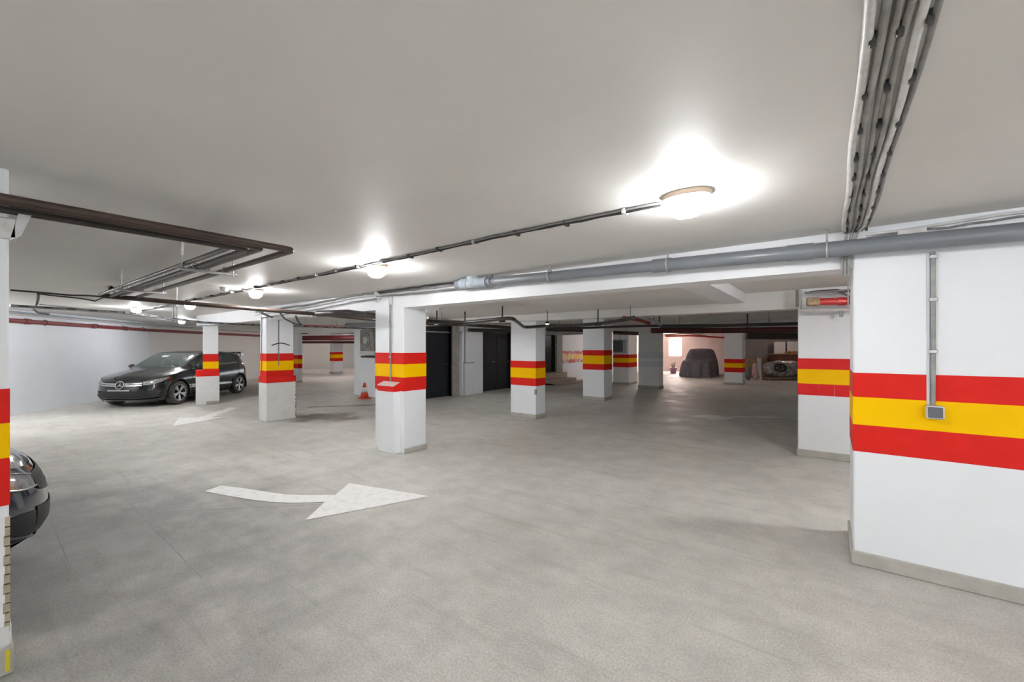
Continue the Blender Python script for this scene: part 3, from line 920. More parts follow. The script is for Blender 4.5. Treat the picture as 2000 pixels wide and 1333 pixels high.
# ================================================================== CABLES ALONG THE FIRST BEAM
bc = thing('cable_bundle', 'tangle of grey and white cables strung along the beam between the middle pillars', 'cable')
for i, (pts, r_, m_) in enumerate((
        ([(500, 610), (540, 604), (592, 597), (690, 577), (735, 573), (800, 567), (860, 562), (903, 556)], 0.016, 'cable_grey'),
        ([(500, 616), (545, 608), (592, 601), (690, 582), (735, 577), (800, 571), (860, 565), (903, 559)], 0.013, 'conduit_w'),
        ([(510, 622), (560, 614), (620, 604), (690, 590), (735, 584)], 0.010, 'cable_grey'),
        ([(735, 573), (790, 563), (860, 555), (920, 551)], 0.012, 'cable'),
        ([(735, 580), (800, 574), (850, 568), (905, 562)], 0.010, 'cable_grey'))):
    w_ = []
    for px, py in pts:
        # on the face of the beam, y = 3.87
        d = FW + RT * ((px - 1000) / FPX)
        tt = (3.855 - 0.012 * i) / d.y
        w_.append(Vector((d.x * tt, d.y * tt, min(ZC - 0.015, EYE + (HY - py) / FPX * tt))))
    MB().tube(wavy(w_, 0.007, 0.14, 31 + i), r_, 7).build('cable', m_, bc)
bt = MB().tube(fillet([(-5.42, 3.76, ZC - 0.02), (-5.36, 3.84, 2.30), (-5.50, 3.84, 2.24)], 0.05), 0.02, 8)
tag(bt.build('junction_conduit', 'conduit_w'), 'white bent conduit at the top of the nearest middle pillar', 'conduit')
# hanging loops beside the panelled pillar
for i, (pts, r_, m_, lab) in enumerate((
        ([(508, 610), (525, 618), (545, 624), (570, 620)], 0.022, 'cable_grey', 'grey cable loop at the top of the panelled pillar'),
        ([(545, 608), (555, 622), (575, 633), (592, 636)], 0.014, 'cable', 'black cable hanging right of the panelled pillar'),
        ([(578, 618), (582, 628), (590, 636)], 0.018, 'cable', 'short black cable end right of the panelled pillar'),
        ([(590, 636), (600, 630), (608, 618)], 0.014, 'conduit_w', 'white bent conduit right of the panelled pillar'),
        ([(592, 636), (640, 637), (680, 637)], 0.012, 'fire_bright', 'thin red pipe under the first beam'),
        ([(620, 613), (680, 611), (735, 618)], 0.05, 'steel_dark', 'dark lagged pipe under the beam left of the nearest middle pillar'),
        ([(676, 636), (735, 635)], 0.05, 'pvc', 'dark grey pipe end left of the nearest middle pillar'))):
    z_ = 2.16 if i < 1 else 2.06
    tag(MB().tube(wavy([at(px, py, z_ - (0.0 if i != 6 else 0.0)) for px, py in pts], 0.003, 0.3, 40 + i), r_, 8).build('hanging_cable' if i < 4 else 'service_pipe', m_), lab, 'cable' if i < 4 else 'pipe')


# conduits down the pillars
def drop(label, pts, r_, m_, clips, nrm):
    t = thing('conduit_drop', label, 'conduit')
    MB().tube(pts, r_, 8).build('conduit', m_, t)
    for z in clips:
        x, y = pts[0][0], pts[0][1]
        MB().bbox(x - 0.02, x + 0.02, y - 0.02, y + 0.02, z - 0.012, z + 0.012, 0.004).build('clip', 'zinc', t)
    return t


t = drop('grey conduit down the front of the nearest middle pillar', [(-5.21, 3.882, 2.30), (-5.21, 3.882, 1.04)], 0.011, 'conduit', (1.86, 1.40, 2.2), 0)
MB().bbox(-5.245, -5.175, 3.868, 3.894, 2.18, 2.34, 0.004).build('junction_box', 'conduit_w', t)
MB().tube([(-5.235, 3.885, 2.2), (-5.235, 3.885, 1.45)], 0.006, 6).build('thin_cable', 'cable_grey', t)
t = drop('thin dark conduit down the side of the panelled pillar', [(-9.31, 4.10, 2.33), (-9.31, 4.10, 1.16)], 0.010, 'cable_grey', (2.1, 1.5), 1)
a_ = [(-9.305, 3.96 + 0.36 * k / 8, 1.58 + 0.05 * math.sin(math.pi * k / 8)) for k in range(9)]
MB().tube(a_, 0.011, 7).build('loose_hose', 'cable', t)
t = drop('thin conduit along the left edge of the panelled pillar', [(-9.53, 3.848, 2.2), (-9.53, 3.848, 1.0)], 0.007, 'cable_grey', (1.9,), 0)
t = drop('conduit down the wide right pier to the switch box', [(0.535, 3.852, 2.17), (0.535, 3.852, 1.17)], 0.013, 'conduit', (1.86, 1.52, 2.14), 0)
MB().bbox(0.505, 0.522, 3.856, 3.866, 1.17, 2.17, 0.003).build('cover_strip', mat('pale_blue_strip', (0.62, 0.66, 0.70), 0.5), t)
t = thing('switch_box', 'small dark grey switch box on the right pier stripes', 'switch', (0.54, 3.862, 1.125))
MB().bbox(-0.043, 0.043, -0.052, 0.0, -0.042, 0.042, 0.006).build('housing', 'whiteboard', t)
MB().bbox(-0.034, 0.034, -0.058, -0.05, -0.034, 0.034, 0.003).build('switch_face', 'switch', t)
t = drop('conduit down the white stub between the dark doors', [(BX + 0.175, 9.80, 2.2), (BX + 0.175, 9.80, 1.05)], 0.018, 'conduit', (1.5,), 0)
MB().tube([(BX + 0.17, 9.72, 1.04), (BX + 0.3, 10.1, 1.04)], 0.012, 6).build('clip_bar', 'conduit', t)

# ================================================================== SERVICES IN THE BAYS BEHIND
far = [
    ([(835, 627, 2.0), (900, 631, 2.0), (960, 625, 2.0), (1000, 621, 2.0), (1024, 640, 1.93), (1066, 637, 1.95), (1120, 636, 1.95), (1168, 633, 1.97), (1215, 626, 2.0), (1240, 620, 2.05)], 0.030, 'steel_dark', 'dark cable bundle bending round the third pillar', 'cable'),
    ([(835, 621, 2.10), (905, 630, 2.08), (1000, 634, 2.08)], 0.028, 'conduit', 'pale pipe above the first dark door', 'pipe'),
    ([(835, 632, 2.10), (920, 634, 2.10), (1000, 641, 2.05)], 0.05, 'steel_dark', 'upper thick dark pipe before the dark doors', 'pipe'),
    ([(915, 645, 2.10), (1000, 647, 2.10)], 0.06, 'steel_dark', 'lower thick dark pipe before the dark doors', 'pipe'),
    ([(905, 634, 2.12), (960, 637, 2.12), (1000, 636, 2.12)], 0.03, 'conduit_w', 'white conduit before the dark doors', 'conduit'),
    ([(1066, 640, 2.02), (1140, 641, 2.02), (1250, 637, 2.02), (1400, 636, 2.02), (1562, 632, 2.02)], 0.028, 'cable', 'long black cable line under the second beam', 'cable'),
    ([(1066, 644, 2.06), (1140, 645, 2.06)], 0.06, 'steel_dark', 'thick dark pipe between the third and fourth pillars', 'pipe'),
    ([(1066, 652, 2.1), (1100, 653, 2.1), (1140, 651, 2.1)], 0.05, 'conduit_w', 'pale lagged pipe between the third and fourth pillars', 'pipe'),
    ([(1218, 621, 2.07), (1245, 624, 2.06), (1268, 632, 2.0)], 0.035, 'fire', 'short sloping red pipe under the second beam', 'pipe'),
    ([(1262, 622, 2.04), (1290, 634, 1.98)], 0.03, 'pvc', 'short grey sloping pipe under the second beam', 'pipe'),
    ([(1272, 646, 2.06), (1400, 646, 2.06), (1562, 644, 2.06)], 0.085, 'fire_dark', 'thick dark red pipe hanging right of the plain pillar', 'pipe'),
    ([(1290, 640, 2.0), (1400, 638, 2.0), (1562, 634, 2.0)], 0.02, 'steel_dark', 'thin dark pipe above the thick dark red pipe', 'pipe'),
    ([(1380, 614, 2.11), (1470, 609, 2.11), (1562, 605, 2.11)], 0.012, 'fire', 'thin red pipe along the lower edge of the second beam', 'pipe'),
    ([(1198, 650, 2.12), (1247, 652, 2.12)], 0.07, 'steel_brown', 'brown pipe above the grey metal panel', 'pipe'),
    ([(1300, 657, 2.05), (1350, 656, 2.05), (1416, 660, 2.05)], 0.04, 'fire_bright', 'red pipe above the covered car', 'pipe'),
    ([(1298, 655, 2.15), (1340, 651, 2.2), (1380, 656, 2.1)], 0.03, 'tan', 'rusty pipe above the covered car', 'pipe'),
    ([(1456, 656, 2.05), (1562, 657, 2.05)], 0.16, 'steel_dark', 'wide dark duct over the stored furniture', 'duct'),
    ([(588, 652, 2.10), (645, 652, 2.10), (694, 651, 2.10)], 0.02, 'cable', 'thin black pipe in the far left bay', 'pipe'),
    ([(588, 661, 2.05), (700, 660, 2.05)], 0.13, 'fire_dark', 'upper dark red pipe in the far left bay', 'pipe'),
    ([(588, 669, 1.86), (700, 669, 1.86)], 0.07, 'fire_dark', 'lower dark red pipe in the far left bay', 'pipe'),
]
for i, (pts, r_, m_, lab, cat) in enumerate(far):
    if i in (17, 18, 19):      # far left bay: surveyed at a fixed distance
        d = (17.5, 22.5, 23.5)[i - 17]
        pp = [atd(px, py, d) for px, py, z in pts]
    elif i in (13, 14, 15, 16):
        d = (15.9, 21.5, 21.0, 18.5)[i - 13]
        pp = [atd(px, py, d) for px, py, z in pts]
    else:
        pp = [at(px, py, z) for px, py, z in pts]
    sp_o = thing('service_pipe' if cat != 'cable' else 'service_cable', lab, cat)
    MB().tube(fillet(pp, 0.3), r_, 10).build('pipe_length' if cat != 'cable' else 'cable', m_, sp_o)
    for a in ((pp[0].lerp(pp[1], 0.35), pp[-2].lerp(pp[-1], 0.65)) if (pp[-1] - pp[0]).length > 1.2 else (pp[0].lerp(pp[-1], 0.5),)):
        zt = 2.24 if 4.16 < a.y < 7.3 and a.x < -1.36 else (2.10 if 7.3 <= a.y <= 7.62 else ZC)
        if zt > a.z + 0.01:
            MB().tube([(a.x, a.y, a.z), (a.x, a.y, zt)], 0.006, 5).build('hanger_rod', 'tray', sp_o)
# drop rods
for px, py0, py1, z, lab in ((853, 616, 632, 2.0, 'short black drop rod nearest the middle pillar'), (908, 612, 633, 2.0, 'black angled drop rod above the first dark door'),
                             (981, 615, 626, 2.0, 'short black drop rod left of the third pillar'),
                             (1168, 595, 633, 1.97, 'tall black drop rod before the fourth pillar'), (1288, 618, 634, 2.0, 'slanted black rod above the plain pillar'),
                             (1372, 614, 650, 2.04, 'black rod holding the thick dark red pipe'), (1460, 608, 640, 2.04, 'paired rod holding the thick dark red pipe')):
    c = at(px, py1, z)
    o = MB().tube([(c.x, c.y, z), (c.x, c.y, ZC if c.y > 7.62 else 2.24), ], 0.014, 6)
    o.tube([(c.x - 0.06, c.y, z - 0.02), (c.x + 0.06, c.y, z - 0.02)], 0.016, 6)
    tag(o.build('drop_rod', 'cable'), lab, 'rod', 'black drop rods')
# bright red insulated pipe over the streaked pillar
rp = thing('insulated_pipe', 'bright red pipe with frayed insulation above the streaked pillar', 'pipe')
A_, B_ = atd(1585, 590, 5.55), atd(1685, 588, 5.3)
MB().tube([A_, B_ + (B_ - A_) * 0.6], 0.046, 14).build('pipe_length', 'fire_bright', rp)
MB().tube([A_ + (A_ - B_) * 0.10, A_ + (B_ - A_) * 0.16], [0.058, 0.062], 12).build('frayed_end', 'wool', rp)
MB().tube([A_.lerp(B_, 0.52), A_.lerp(B_, 0.66)], 0.055, 14).build('coupling', 'fire_bright', rp)
c = A_.lerp(B_, 0.72)
MB().tube([(c.x, c.y - 0.055, c.z - 0.1), (c.x, c.y - 0.055, 2.37)], 0.008, 6).build('hanger_rod', 'zinc', rp)
for i in range(4):
    a = atd(1572 + 9 * i, 572 - i, 5.6)
    b = atd(1690, 566 + 7 * i, 5.4)
    tag(MB().tube(wavy([a, a.lerp(b, 0.5) + Vector((0, 0, 0.03 * (i % 2))), b], 0.012, 0.12, 60 + i), 0.013, 7).build('loose_cable', ('cable_grey', 'steel_dark', 'conduit', 'cable')[i]),
        ('lowest', 'second', 'third', 'topmost')[i] + ' loose cable above the bright red pipe', 'cable', 'loose cables above the red pipe')
pb = thing('pipe_support', 'pale metal angle support under the bright red pipe', 'bracket')
a, b = atd(1562, 606, 5.75), atd(1690, 604, 5.35)
MB().tube([a, b], 0.020, 8).build('rail', 'conduit_w', pb)
MB().tube([atd(1563, 565, 5.75), atd(1564, 608, 5.75)], 0.014, 8).build('post', 'conduit_w', pb)
MB().tube([atd(1557, 566, 5.85), atd(1557, 600, 5.85)], 0.018, 8).build('post', 'conduit', pb)
c = atd(1643, 612, 5.5)
MB().bbox(c.x - 0.02, c.x + 0.02, c.y - 0.02, c.y + 0.02, c.z - 0.05, c.z + 0.06, 0.004).build('clamp', 'conduit', pb)

# fan box on the storage block front
fb = thing('fan_box', 'rusty square ventilation fan box on the white wall behind the cone', 'fan', (-11.50, 7.75, 1.72))
MB().bbox(-0.32, 0.40, -0.10, 0.0, -0.30, 0.36, 0.01).build('housing', 'fan', fb)
MB().lathe([(0.11, 0.0), (0.11, 0.02), (0.02, 0.03)], 18, T=Matrix.Translation((-0.02, -0.10, 0.03)) @ Matrix.Rotation(math.pi / 2, 4, 'X')).build('fan_hub', 'conduit_w', fb)
ring = [(-0.02 + 0.24 * math.cos(a), -0.11, 0.03 + 0.24 * math.sin(a)) for a in [2 * math.pi * k / 24 for k in range(25)]]
MB().tube(ring, 0.014, 6, caps=False).build('guard_ring', 'fan', fb)
MB().bbox(-0.34, 0.42, -0.12, 0.0, -0.42, -0.30, 0.01).build('sill', 'conduit_w', fb)
MB().bbox(-0.20, 0.5, -0.16, 0.0, -0.50, -0.45, 0.01).build('shelf', 'black', fb)

# grey metal panel on the distant pillar
mp_ = thing('metal_panel', 'dark square metal cabinet panel on the distant striped pillar', 'panel', (-6.92, 16.57, 1.52))
MB().bbox(-0.30, 0.27, -0.12, 0.0, -0.24, 0.33, 0.01).build('cabinet', 'panelframe', mp_)
MB().bbox(-0.26, 0.14, -0.135, -0.115, -0.18, 0.30, 0.005).build('cabinet_door', 'steelpanel', mp_)
MB().tube([(-0.02, -0.06, 0.32), (-0.02, -0.06, 0.75)], 0.02, 8).build('feed_conduit', 'conduit_w', mp_)


# ================================================================== FLOOR MARKINGS
def marking(name, label, pts, m_, z=0.004):
    n = len(pts)
    v = [(p.x, p.y, z) for p in pts] + [(p.x, p.y, 0.0005) for p in pts]
    f = [tuple(range(n))] + [(i, i + n, (i + 1) % n + n, (i + 1) % n) for i in range(n)]
    return MB().add(v, f)


G = lambda px, py: at(px, py, 0)
ar = thing('floor_arrow', 'large white curved arrow painted on the floor in the foreground', 'floor marking')
up_ = [(432, 949), (475, 954), (520, 961), (560, 966.5), (610, 967.5), (655, 967)]
dn_ = [(399, 960), (440, 968), (490, 976.5), (530, 981), (570, 983), (634, 981)]
sh = MB().grid([[at(px, py, 0.004) for px, py in up_], [at(px, py, 0.004) for px, py in dn_]], smooth=False)
sh.build('arrow_tail', 'mark', ar)
hd = [(682, 944), (655, 967), (634, 981), (597, 1016), (716, 994), (838, 969.5)]
hv = [at(px, py, 0.004) for px, py in hd]
MB().add(hv, [(0, 1, 2, 5), (2, 3, 4, 5)]).build('arrow_head', 'mark', ar)
a2 = thing('floor_arrow', 'smaller worn white arrow on the floor before the black hatchback', 'floor marking')
MB().add([at(*p, 0.004) for p in ((336, 833), (350, 817), (388, 816), (437, 815), (400, 822))], [(0, 1, 2, 4), (2, 3, 4)]).build('arrow_head', 'mark_old', a2)
MB().add([at(*p, 0.004) for p in ((388, 816), (414, 815.5), (466, 796.5), (448, 796.5))], [(0, 1, 2, 3)]).build('arrow_tail', 'mark_old', a2)
a3 = thing('floor_arrow', 'worn white arrow on the floor left of the streaked pillar', 'floor marking')
MB().add([at(*p, 0.004) for p in ((1345, 813), (1385, 810), (1440, 817), (1400, 822))], [(0, 1, 2, 3)]).build('arrow_head', 'mark_old', a3)
MB().add([at(*p, 0.004) for p in ((1420, 815), (1440, 813), (1545, 815.5), (1500, 817))], [(0, 1, 2, 3)]).build('arrow_tail', 'mark_old', a3)

# faint construction joints in the slab
for k_, (a, b) in enumerate((((255, 985), (395, 1130)), ((100, 1020), (150, 1135)), ((330, 1000), (640, 985)), ((1060, 850), (1560, 1000)))):
    A, B = G(*a), G(*b)
    n_ = Vector((-(B - A).y, (B - A).x, 0)).normalized() * 0.0035
    jm = MB().add([A + n_, A - n_, B - n_, B + n_, A + n_ + Vector((0, 0, .0012)), A - n_ + Vector((0, 0, .0012)), B - n_ + Vector((0, 0, .0012)), B + n_ + Vector((0, 0, .0012))],
                  [(0, 1, 2, 3), (7, 6, 5, 4), (0, 4, 5, 1), (1, 5, 6, 2), (2, 6, 7, 3), (3, 7, 4, 0)])
    if k_ < 3:
        tag(jm.build('floor_joint', 'joint'), kind='structure')

# traffic cone
tc_ = thing('traffic_cone', 'small orange traffic cone with pale band by the white wall', 'cone', at(712, 779, 0))
MB().bbox(-0.15, 0.15, -0.15, 0.15, 0, 0.03, 0.012).build('cone_base', 'cone', tc_)
MB().lathe([(0.125, 0.03), (0.092, 0.19)], 20).build('cone_body', 'cone', tc_)
MB().lathe([(0.0925, 0.19), (0.060, 0.34)], 20).build('reflective_band', 'coneband', tc_)
MB().lathe([(0.060, 0.34), (0.030, 0.47), (0.012, 0.475)], 20).build('cone_tip', 'cone', tc_)


# ================================================================== CARS
def interp(tab, x):
    if x <= tab[0][0]:
        return tab[0][1]
    for (x0, y0), (x1, y1) in zip(tab, tab[1:]):
        if x <= x1:
            t = (x - x0) / (x1 - x0)
            return y0 + (y1 - y0) * t
    return tab[-1][1]


def sm_interp(tab, x):
    """Catmull-Rom through a table"""
    n = len(tab)
    if x <= tab[0][0]:
        return tab[0][1]
    if x >= tab[-1][0]:
        return tab[-1][1]
    for i in range(n - 1):
        if x <= tab[i + 1][0]:
            x0, y0 = tab[i]
            x1, y1 = tab[i + 1]
            t = (x - x0) / (x1 - x0)
            m0 = (y1 - tab[i - 1][1]) / (x1 - tab[i - 1][0]) if i > 0 else (y1 - y0) / (x1 - x0)
            m1 = (tab[i + 2][1] - y0) / (tab[i + 2][0] - x0) if i < n - 2 else (y1 - y0) / (x1 - x0)
            h_ = x1 - x0
            return (2 * t ** 3 - 3 * t * t + 1) * y0 + (t ** 3 - 2 * t * t + t) * h_ * m0 + (-2 * t ** 3 + 3 * t * t) * y1 + (t ** 3 - t * t) * h_ * m1


XF, XR, WH = 2.16, -2.05, 0.885
AX, WR = 1.33, 0.315


def half_w(x):
    if x > 1.30:
        return WH * max(0.0, 1 - ((x - 1.30) / (XF - 1.30)) ** 2.7) ** (1 / 2.7)
    if x < -1.35:
        return WH * max(0.0, 1 - ((-1.35 - x) / (-1.35 - XR)) ** 3.2) ** (1 / 3.2)
    return WH


RIM = [(-2.05, 0.96), (-1.6, 0.99), (-1.0, 0.965), (-0.2, 0.93), (0.5, 0.91), (0.95, 0.90), (1.35, 0.86), (1.75, 0.795), (2.0, 0.745), (2.16, 0.70)]
TOP = [(-2.05, 0.97), (-2.0, 1.02), (-1.82, 1.22), (-1.72, 1.30), (-1.4, 1.365), (-0.9, 1.415), (-0.4, 1.43), (0.0, 1.405), (0.22, 1.365), (0.45, 1.265), (0.75, 1.115),
       (0.98, 0.995), (1.03, 0.985), (1.35, 0.945), (1.7, 0.885), (2.0, 0.805), (2.10, 0.755), (2.16, 0.70)]
LEV = [(0.0, 0.90, -0.14), (0.10, 0.955, -0.06), (0.22, 0.985, -0.01), (0.40, 1.0, 0.0), (0.58, 1.0, -0.01), (0.74, 0.995, -0.03), (0.88, 0.975, -0.06), (1.0, 0.945, -0.10)]
ZBOT = 0.17


def level(v):
    return sm_interp([(a, b) for a, b, c in LEV], v), sm_interp([(a, c) for a, b, c in LEV], v)


def perim(s):
    """plan outline, s in 0..1 from tail centre (0) along the left side to nose centre (1)"""
    # straight side takes the middle of the range
    if s < 0.22:
        a = (s / 0.22) * math.pi / 2
        x = -1.35 - (-1.35 - XR) * math.cos(a) ** (2 / 3.2)
        y = WH * math.sin(a) ** (2 / 3.2)
    elif s > 0.68:
        a = ((s - 0.68) / 0.32) * math.pi / 2
        x = 1.30 + (XF - 1.30) * math.sin(a) ** (2 / 2.7)
        y = WH * max(0.0, math.cos(a)) ** (2 / 2.7)
    else:
        x = -1.35 + 2.65 * (s - 0.22) / 0.46
        y = WH
    return x, y


def side(s, v, off=0.0, sgn=1):
    x, y = perim(s)
    zr = sm_interp(RIM, x)
    ky, dx = level(v)
    z = ZBOT + (zr - ZBOT) * v
    fx = max(0.0, (x - 0.9) / (XF - 0.9)) if x > 0 else max(0.0, (-1.0 - x) / (-1.0 - XR))
    xx = x + (dx * fx if x > 0 else -dx * fx * 0.8)
    yy = y * ky
    # feature line: a soft scallop in the doors
    if -1.2 < x < 1.2:
        yy -= 0.020 * math.exp(-((v - 0.42 - 0.06 * x) / 0.10) ** 2)
    # outward normal in plan
    e = 0.004
    x2, y2 = perim(min(1, s + e))
    x1, y1 = perim(max(0, s - e))
    t = Vector((x2 - x1, y2 - y1, 0))
    n = Vector((-t.y, t.x, 0)).normalized() if t.length > 1e-9 else Vector((1, 0, 0))
    if n.dot(Vector((x, y, 0))) < 0:
        n = -n
    p = Vector((xx, yy, z)) + n * off
    return Vector((p.x, p.y * sgn, p.z))


SEC = [(0.0, 1.0, 0.0), (0.06, 0.985, 0.10), (0.22, 0.93, 0.38), (0.36, 0.865, 0.68), (0.47, 0.80, 0.88), (0.56, 0.70, 0.965), (0.74, 0.42, 0.993), (1.0, 0.0, 1.0)]


def upper(x, u, off=0.0, sgn=1):
    """upper body; u 0 at the rim .. 1 at the centreline"""
    zr = sm_interp(RIM, x)
    zt = max(zr + 0.001, sm_interp(TOP, x))
    e = half_w(x)
    # match the rim of the side wall
    yr = e * 0.945
    ky = sm_interp([(a, b) for a, b, c in SEC], u)
    kz = sm_interp([(a, c) for a, b, c in SEC], u)
    if 0.95 < x:                       # bonnet: rounder, no shoulder
        f_ = min(1.0, (x - 0.95) / 0.3)
        kz = kz * (1 - f_) + (1 - (1 - u) ** 2.2) * f_
        ky = ky * (1 - f_) + (1 - u) * f_
    p = Vector((x, yr * ky, zr + (zt - zr) * kz))
    # shrink x at the ends the way the wall rim does
    fx = max(0.0, (x - 0.9) / (XF - 0.9)) if x > 0 else max(0.0, (-1.0 - x) / (-1.0 - XR))
    p.x += (-0.10 * fx) if x > 0 else (0.08 * fx)
    if off:
        p += Vector((0.2 if x > 0.2 else (-0.3 if x < -1.6 else 0), 0.8 * ky, 0.7)).normalized() * off
    return Vector((p.x, p.y * sgn, p.z))


def patch(fn, top, bot, n=10, m_=3, off=0.006, sgn=1):
    """patch between two parameter curves"""
    P = []
    for j in range(m_ + 1):
        t = j / m_
        row = []
        for i in range(n + 1):
            q = i / n
            a = (sm_interp([(k / (len(top) - 1), c[0]) for k, c in enumerate(top)], q), sm_interp([(k / (len(top) - 1), c[1]) for k, c in enumerate(top)], q))
            b = (sm_interp([(k / (len(bot) - 1), c[0]) for k, c in enumerate(bot)], q), sm_interp([(k / (len(bot) - 1), c[1]) for k, c in enumerate(bot)], q))
            row.append(fn(a[0] * (1 - t) + b[0] * t, a[1] * (1 - t) + b[1] * t, off, sgn))
        P.append(row)
    return P


def make_car(label, loc, rz, paint, group=None, dusty=True, badge=True):
    car = thing('hatchback_car', label, 'car', loc, rz, group)
    body = MB()
    NS, NV = 132, 20
    for sg in (1, -1):
        P = [[side(i / NS, j / NV, 0, sg) for j in range(NV + 1)] for i in range(NS + 1)]
        base = len(body.v)
        vs_, fs = [tuple(p) for row in P for p in row], []
        for i in range(NS):
            for j in range(NV):
                c = (P[i][j] + P[i + 1][j + 1]) / 2
                if abs(c.y) > 0.55 and min(math.hypot(c.x - AX, c.z - WR), math.hypot(c.x + AX, c.z - WR)) < WR + 0.055:
                    continue
                q = (i * (NV + 1) + j, (i + 1) * (NV + 1) + j, (i + 1) * (NV + 1) + j + 1, i * (NV + 1) + j + 1)
                fs.append(q if sg < 0 else q[::-1])
        body.add(vs_, fs, True)
    # upper body
    xs = [XR + 0.001 + (XF - XR - 0.002) * (k / 140) for k in range(141)]
    NU = 22
    glass = {'windscreen': MB(), 'rear_window': MB(), 'left': MB(), 'right': MB()}
    for sg in (1, -1):
        P = [[upper(x, j / NU, 0, sg) for j in range(NU + 1)] for x in xs]
        fs = []
        for i in range(len(xs) - 1):
            for j in range(NU):
                x = (xs[i] + xs[i + 1]) / 2
                u = (j + 0.5) / NU
                q = (i * (NU + 1) + j, (i + 1) * (NU + 1) + j, (i + 1) * (NU + 1) + j + 1, i * (NU + 1) + j + 1)
                q = q if sg < 0 else q[::-1]
                V4 = [P[i][j], P[i + 1][j], P[i + 1][j + 1], P[i][j + 1]]
                V4 = V4 if sg < 0 else V4[::-1]
                if 0.25 < x < 0.99 and u > 0.50:
                    glass['windscreen'].add(V4, [(0, 1, 2, 3)], True)
                elif -1.97 < x < -1.74 and u > 0.50:
                    glass['rear_window'].add(V4, [(0, 1, 2, 3)], True)
                elif -1.32 + 0.25 * u < x < 0.78 - 0.2 * u and 0.10 < u < 0.43:
                    glass['left' if sg > 0 else 'right'].add(V4, [(0, 1, 2, 3)], True)
                else:
                    fs.append(q)
        body.add([tuple(p) for row in P for p in row], fs, True)
    bo = body.build('body', paint, car)
    for k, g in glass.items():
        n = k if k in ('windscreen', 'rear_window') else 'side_windows'
        me = g.build(n, 'glass', car).data
        import bmesh
        b_ = bmesh.new()
        b_.from_mesh(me)
        bmesh.ops.remove_doubles(b_, verts=b_.verts, dist=0.0005)
        b_.to_mesh(me)
        b_.free()
    b_ = bmesh.new()
    b_.from_mesh(bo.data)
    bmesh.ops.remove_doubles(b_, verts=b_.verts, dist=0.0008)
    bmesh.ops.recalc_face_normals(b_, faces=b_.faces)
    b_.to_mesh(bo.data)
    b_.free()
    # window pillars and chrome waistline
    for sg in (1, -1):
        MB().tube([upper(-1.30 + 2.1 * k / 24, 0.085, 0.004, sg) for k in range(25)], 0.008, 6).build('waist_trim', 'chrome', bo)
        MB().grid([[upper(-0.20 + d, u / 10, 0.004, sg) for d in (0, 0.05)] for u in range(1, 5)], smooth=False).build('window_post', 'black', bo)
        # door seams
        for s0 in (0.225, 0.405, 0.60):
            MB().tube([side(s0 + 0.01 * math.sin(v * 0.3), 0.12 + 0.86 * v / 12, 0.001, sg) for v in range(13)], 0.004, 5).build('door_seam', 'black', bo)
        for s0 in (0.27, 0.44):
            MB().tube([side(s0 + 0.03 * k / 4, 0.80, 0.014, sg) for k in range(5)], 0.012, 6).build('door_handle', paint, bo)
        MB().grid(patch(side, [(0.27, 0.10), (0.62, 0.10)], [(0.27, 0.015), (0.62, 0.015)], 12, 2, 0.010, sg)).build('sill', 'black', bo)
        # mirror
        m_ = MB()
        c = upper(0.66, 0.10, 0, sg)
        rows = []
        for k in range(9):
            a = math.pi * k / 8
            rows.append([(c.x + 0.055 * math.sin(a) * math.cos(b) + 0.03, c.y + sg * (0.10 - 0.10 * math.cos(a)), c.z + 0.05 + 0.062 * math.sin(a) * math.sin(b)) for b in [2 * math.pi * q / 12 for q in range(12)]])
        m_.grid(rows, close=True)
        m_.tube([c, (c.x + 0.02, c.y + sg * 0.05, c.z + 0.03)], 0.02, 6)
        m_.build('wing_mirror', paint, car)
        # headlamp and its rim
        hl = [(0.745, 0.945), (0.80, 0.955), (0.86, 0.94), (0.905, 0.90)]
        hb = [(0.755, 0.885), (0.80, 0.80), (0.86, 0.745), (0.902, 0.755)]
        h_ = MB().grid(patch(side, hl, hb, 12, 5, 0.010, sg)).build('headlamp', 'headlamp', car)
        edge = patch(side, hl, hb, 12, 5, 0.013, sg)
        MB().tube(edge[-1], 0.007, 5).build('lamp_rim', 'chrome', h_)
        MB().tube(edge[0], 0.006, 5).build('lamp_lid', paint, h_)
        # side intake, with its fin
        MB().grid(patch(side, [(0.80, 0.42), (0.845, 0.47), (0.885, 0.46)], [(0.81, 0.20), (0.845, 0.16), (0.885, 0.16)], 8, 3, 0.007, sg)).build('side_intake', 'black', car)
        MB().tube([side(0.79 + 0.10 * k / 6, 0.30 - 0.16 * (k / 6), 0.016, sg) for k in range(7)], 0.010, 6).build('intake_fin', paint, car)
        # tail lamp
        MB().grid(patch(side, [(0.10, 0.95), (0.16, 0.95), (0.20, 0.93)], [(0.10, 0.76), (0.16, 0.76), (0.20, 0.84)], 8, 3, 0.008, sg)).build('tail_lamp', 'taillamp', car)
    # grille: dark mouth, mesh, two bars, emblem
    def both(top, bot, n=10, m_=4, off=0.008):
        g = MB()
        for sg in (1, -1):
            g.grid(patch(side, top, bot, n, m_, off, sg))
        return g
    gr = both([(0.902, 0.905), (0.95, 0.93), (1.0, 0.935)], [(0.912, 0.70), (0.95, 0.645), (1.0, 0.63)]).build('grille', 'black', car)
    for va, vb in ((0.855, 0.80), (0.765, 0.715)):
        both([(0.906, va), (1.0, va + 0.012)], [(0.908, vb), (1.0, vb + 0.012)], 8, 1, 0.022 if badge else 0.011).build('grille_bar', 'chrome' if badge else 'black', gr)
    both([(0.89, 0.50), (0.95, 0.47), (1.0, 0.465)], [(0.885, 0.17), (0.95, 0.15), (1.0, 0.15)], 8, 3, 0.007).build('lower_intake', 'black', car)
